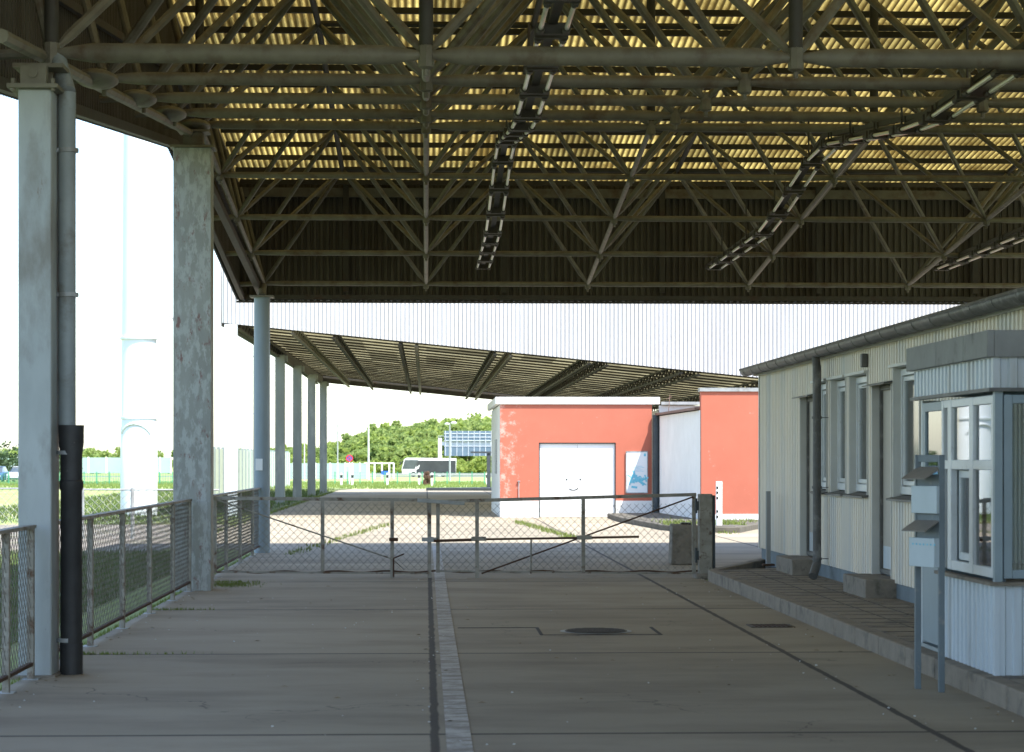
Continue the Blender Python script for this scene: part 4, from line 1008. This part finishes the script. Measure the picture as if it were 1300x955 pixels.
# ---------------------------------------------------------------- trees
def crown(mb, c, rx, ry, rz, n, s, rnd, flat=.25):
    cl = [(rnd.gauss(0,.42), rnd.gauss(0,.42), rnd.gauss(.05,.40), rnd.uniform(.2,.42)) for _ in range(max(5, n//45))]
    for _ in range(n):
        a, b, d, q = rnd.choice(cl)
        u = Vector((rnd.gauss(0,1), rnd.gauss(0,1), rnd.gauss(0,1))); u.normalize(); u *= q*(.55+.45*rnd.random())
        p = Vector((c[0]+(a+u.x)*rx, c[1]+(b+u.y)*ry, c[2]+(d+u.z)*rz))
        t = Vector((rnd.gauss(0,1), rnd.gauss(0,1), rnd.gauss(0,1))).normalized(); w = t.orthogonal().normalized(); v = t.cross(w)
        k = s*rnd.uniform(.6,1.3)
        mb.quad(p-w*k-v*k*.6, p+w*k-v*k*.5, p+w*k*.8+v*k*.6, p-w*k*.9+v*k*.5)
rnd = random.Random(3)
SIL = [(-400,566),(-100,566),(0,566),(150,566),(283,571),(380,568),(405,565),(425,561),(445,555),(465,547),(478,540),(500,537),(530,534),(560,530),(600,528),(640,530),(800,534),(1000,540),(1400,545)]
def sil(px):
    for (a, ya), (b, yb) in zip(SIL, SIL[1:]):
        if a <= px <= b: return ya+(yb-ya)*(px-a)/(b-a)
    return 560
def ground_z(x, y):
    if y <= 118: return 0
    if y <= 440: return -(y-118)*.0055
    return -1.78+min(1, (y-440)/110)*4.5*max(0, min(1, (x+75)/60))
wl, wp = MB(), MB(); wt = MB()
for _ in range(620):
    y = rnd.uniform(462, 600); px = rnd.uniform(-60, 1000) if rnd.random() < .3 else rnd.uniform(330, 680)
    x = (px-541)/2800*y; top = 1.6+(584-sil(px))/2800*y
    f_ = (y-455)/110; g_ = ground_z(x,y)
    h = (top-g_)*min(1, .50+.5*f_)*rnd.uniform(.86,1.03)
    h = max(3.0, h); r_ = min(4.6, h*.5)*rnd.uniform(.8,1.15)
    crown(wl if rnd.random() < .62 else wp, (x,y,g_+h*.56), r_, r_, h*.38, int(260+40*r_), .46, rnd)
    wt.tube((x,y,g_-.3),(x+rnd.uniform(-.5,.5),y,g_+h*.6),.22,5,r2=.08)
for _ in range(240):   # pale scrub along the foot of the slope
    y = rnd.uniform(447, 462); px = rnd.uniform(300, 760); x = (px-541)/2800*y
    crown(wp, (x,y,-1.6+1.2), 2.2*rnd.uniform(.7,1.4), 1.6, rnd.uniform(1.2,2.6), 150, .38, rnd)
tag(obj('wood', wl, M['wood_leaf'], smooth=False), 'green wooded hillside behind the motorway', 'wood', kind='stuff')
tag(obj('scrub', wp, M['wood_leaf_pale'], smooth=False), 'pale yellow green young trees and scrub on the hillside', 'scrub', kind='stuff')
tag(obj('wood_trunks', wt, M['bark'], smooth=False), 'tree trunks inside the far hillside wood', 'tree trunks', kind='stuff')
def tree(x, y, h, r, leaf, n, s, name, label, zb=None, trunk=.3, grp=None):
    z = ground_z(x,y) if zb is None else zb
    t = thing(name, (x,y,z), label, 'tree', grp)
    tk = MB().tube((x,y,z-.2),(x+.1,y,z+h*.75),h*.022,8,r2=h*.006)
    for k in range(9):
        a = rnd.uniform(0,6.28); zz = z+h*rnd.uniform(trunk,.75); tk.tube((x+.05,y,zz),(x+math.cos(a)*r*.7,y+math.sin(a)*r*.7,zz+h*.15),h*.008,5,r2=.01)
    obj('trunk', tk, M['bark'], t); c = MB(); crown(c, (x,y,z+h*(trunk+(1-trunk)/2)), r, r, h*(1-trunk)*.5, n, s, rnd); obj('crown', c, M[leaf], t, smooth=False)
tree(-40.5,230,3.6,4.4,'pine_leaf',2600,.16,'pine_tree','broad dark pine half hidden behind the nearest column',trunk=.08)
tree(-47,236,3.0,2.6,'bush_leaf',1200,.16,'bush','green bush at the left photo edge beside the broad pine',trunk=.05)
for x, y, h, lb_ in ((-41,150,8.2,'nearest thin birch beyond the lawn, left of the photo edge'),(-45,156,9.0,'tall thin birch behind the nearest one, left of the photo edge'),
                  (-37.5,166,7.6,'smallest thin birch, closest to the parked cars'),(-50,150,8.6,'thin birch at the outer left end of its row'),
                  (-43,172,9.2,'tallest thin birch at the back of its row'),(-55,165,9,'thin birch farthest left of all')):
    tree(x, y, h, 2.0, 'birch_leaf', 1500, .13, 'birch_tree', lb_, trunk=.2, grp='birches beyond the lawn')

# ---------------------------------------------------------------- grass blades and weeds
def blades(mb, n, xf, yf, zf, h, w, rnd):
    for _ in range(n):
        x, y = xf(), yf(); z = zf; a = rnd.uniform(0,3.14); hh = h*rnd.uniform(.5,1.3); ww = w*rnd.uniform(.6,1.2); l_ = rnd.uniform(-.4,.4)*hh
        mb.add([(x-math.cos(a)*ww,y-math.sin(a)*ww,z),(x+math.cos(a)*ww,y+math.sin(a)*ww,z),(x+l_,y+l_*.5,z+hh)], [(0,1,2)])
gb = MB(); blades(gb, 42000, lambda: -3.6-abs(rnd.gauss(0,3.2)), lambda: rnd.uniform(14,38.5), -.02, .09, .008, rnd)
blades(gb, 16000, lambda: rnd.uniform(-14,-4.8), lambda: rnd.uniform(55,116), 0.02, .14, .02, rnd)
blades(gb, 14000, lambda: rnd.uniform(-40,14), lambda: rnd.uniform(122.5,165), -.12, .16, .05, rnd) if False else None
tag(obj('grass', gb, M['grass_blade'], smooth=False), 'grass blades on the lawn and verges', 'grass', kind='stuff')
gb = MB()
for _y in range(123, 200, 3): blades(gb, 700, lambda: rnd.uniform(-40,14), lambda: _y+rnd.uniform(0,3), -.02-(_y-122)*.0055, .17, .05, rnd)
tag(obj('meadow_grass', gb, M['meadow_blade'], smooth=False), 'sunlit meadow grass beyond the concrete apron', 'grass', kind='stuff')
wd = MB()
for y0, sp in ((18.25,.5),(23.63,.3),(29.0,.4)):
    blades(wd, 160, lambda: -2.95+abs(rnd.gauss(0,sp)), lambda: y0+rnd.gauss(0,.02), 0, .03, .006, rnd)
blades(wd, 1500, lambda: rnd.uniform(-3.0,-2.93), lambda: rnd.uniform(15,38), -.02, .045, .007, rnd)
blades(wd, 700, lambda: -2.5+rnd.gauss(0,.18), lambda: 28.4+rnd.gauss(0,.3), 0, .03, .006, rnd)
for y0, y1, x0, x1 in ((38,58,-1.5,-1.4),): pass
def streak(x0, y0, x1, y1, n, s):
    for _ in range(n):
        t = rnd.random(); blades(wd, 1, lambda: x0+(x1-x0)*t+rnd.gauss(0,s), lambda: y0+(y1-y0)*t+rnd.gauss(0,s*3), 0, .07, .012, rnd)
streak(-2.3,37.5,-.9,55,500,.07); streak(2.3,57,3.0,45,700,.09); streak(6.6,48,6.2,49.5,300,.15); streak(-4.65,42,-4.65,112,1600,.06)
blades(wd, 900, lambda: rnd.uniform(5.4,7.2), lambda: 49.3+abs(rnd.gauss(0,1.6)), .13, .08, .014, rnd)
blades(wd, 900, lambda: rnd.uniform(7.0,11), lambda: rnd.uniform(50.8,53.4), .1, .10, .016, rnd)
tag(obj('weeds', wd, M['weed'], smooth=False), 'weeds and moss growing in slab joints and on the island', 'weeds', kind='stuff')

gm = MB()
for _ in range(240):
    x, y = rnd.uniform(-2.9,3.7), rnd.uniform(12,40)
    if rnd.random() < .5: x = rnd.choice((-2.8,3.6,.05,2.98))+rnd.gauss(0,.09)
    x = max(-2.93, min(3.69, x)); r_ = rnd.uniform(.003,.009); gm.ball((x,y,r_*.4), r_, rnd.uniform(.7,1.5), rnd.uniform(.7,1.5), .6, 5, 3)
tag(obj('grit', gm, M['hut_trim'], smooth=False), 'small stones and grit scattered on the concrete slabs', 'grit', kind='stuff')
lf_ = MB()
for _ in range(150):
    x, y = rnd.uniform(-2.9,4.8), rnd.uniform(13,30)
    if rnd.random() < .6: x = rnd.choice((-2.75,3.55,4.7))+rnd.gauss(0,.12)
    z = .155 if x > 3.87 else .006
    if 3.6 < x < 3.95: continue
    a = rnd.uniform(0,6.28); l_ = rnd.uniform(.015,.035); w_ = l_*.45; c_, s_ = math.cos(a), math.sin(a)
    lf_.add([(x+u*c_-v*s_, y+u*s_+v*c_, z+t) for u, v, t in ((-l_,0,0),(0,-w_,.008),(l_,0,.002),(0,w_,.004))], [(0,1,2,3)])
mk('dead_leaf', (.30,.24,.14), (.16,.11,.06), 30, .9)
tag(obj('leaf_litter', lf_, M['dead_leaf'], smooth=False), 'dry leaves lying along the kerb and railing', 'leaf litter', kind='stuff')
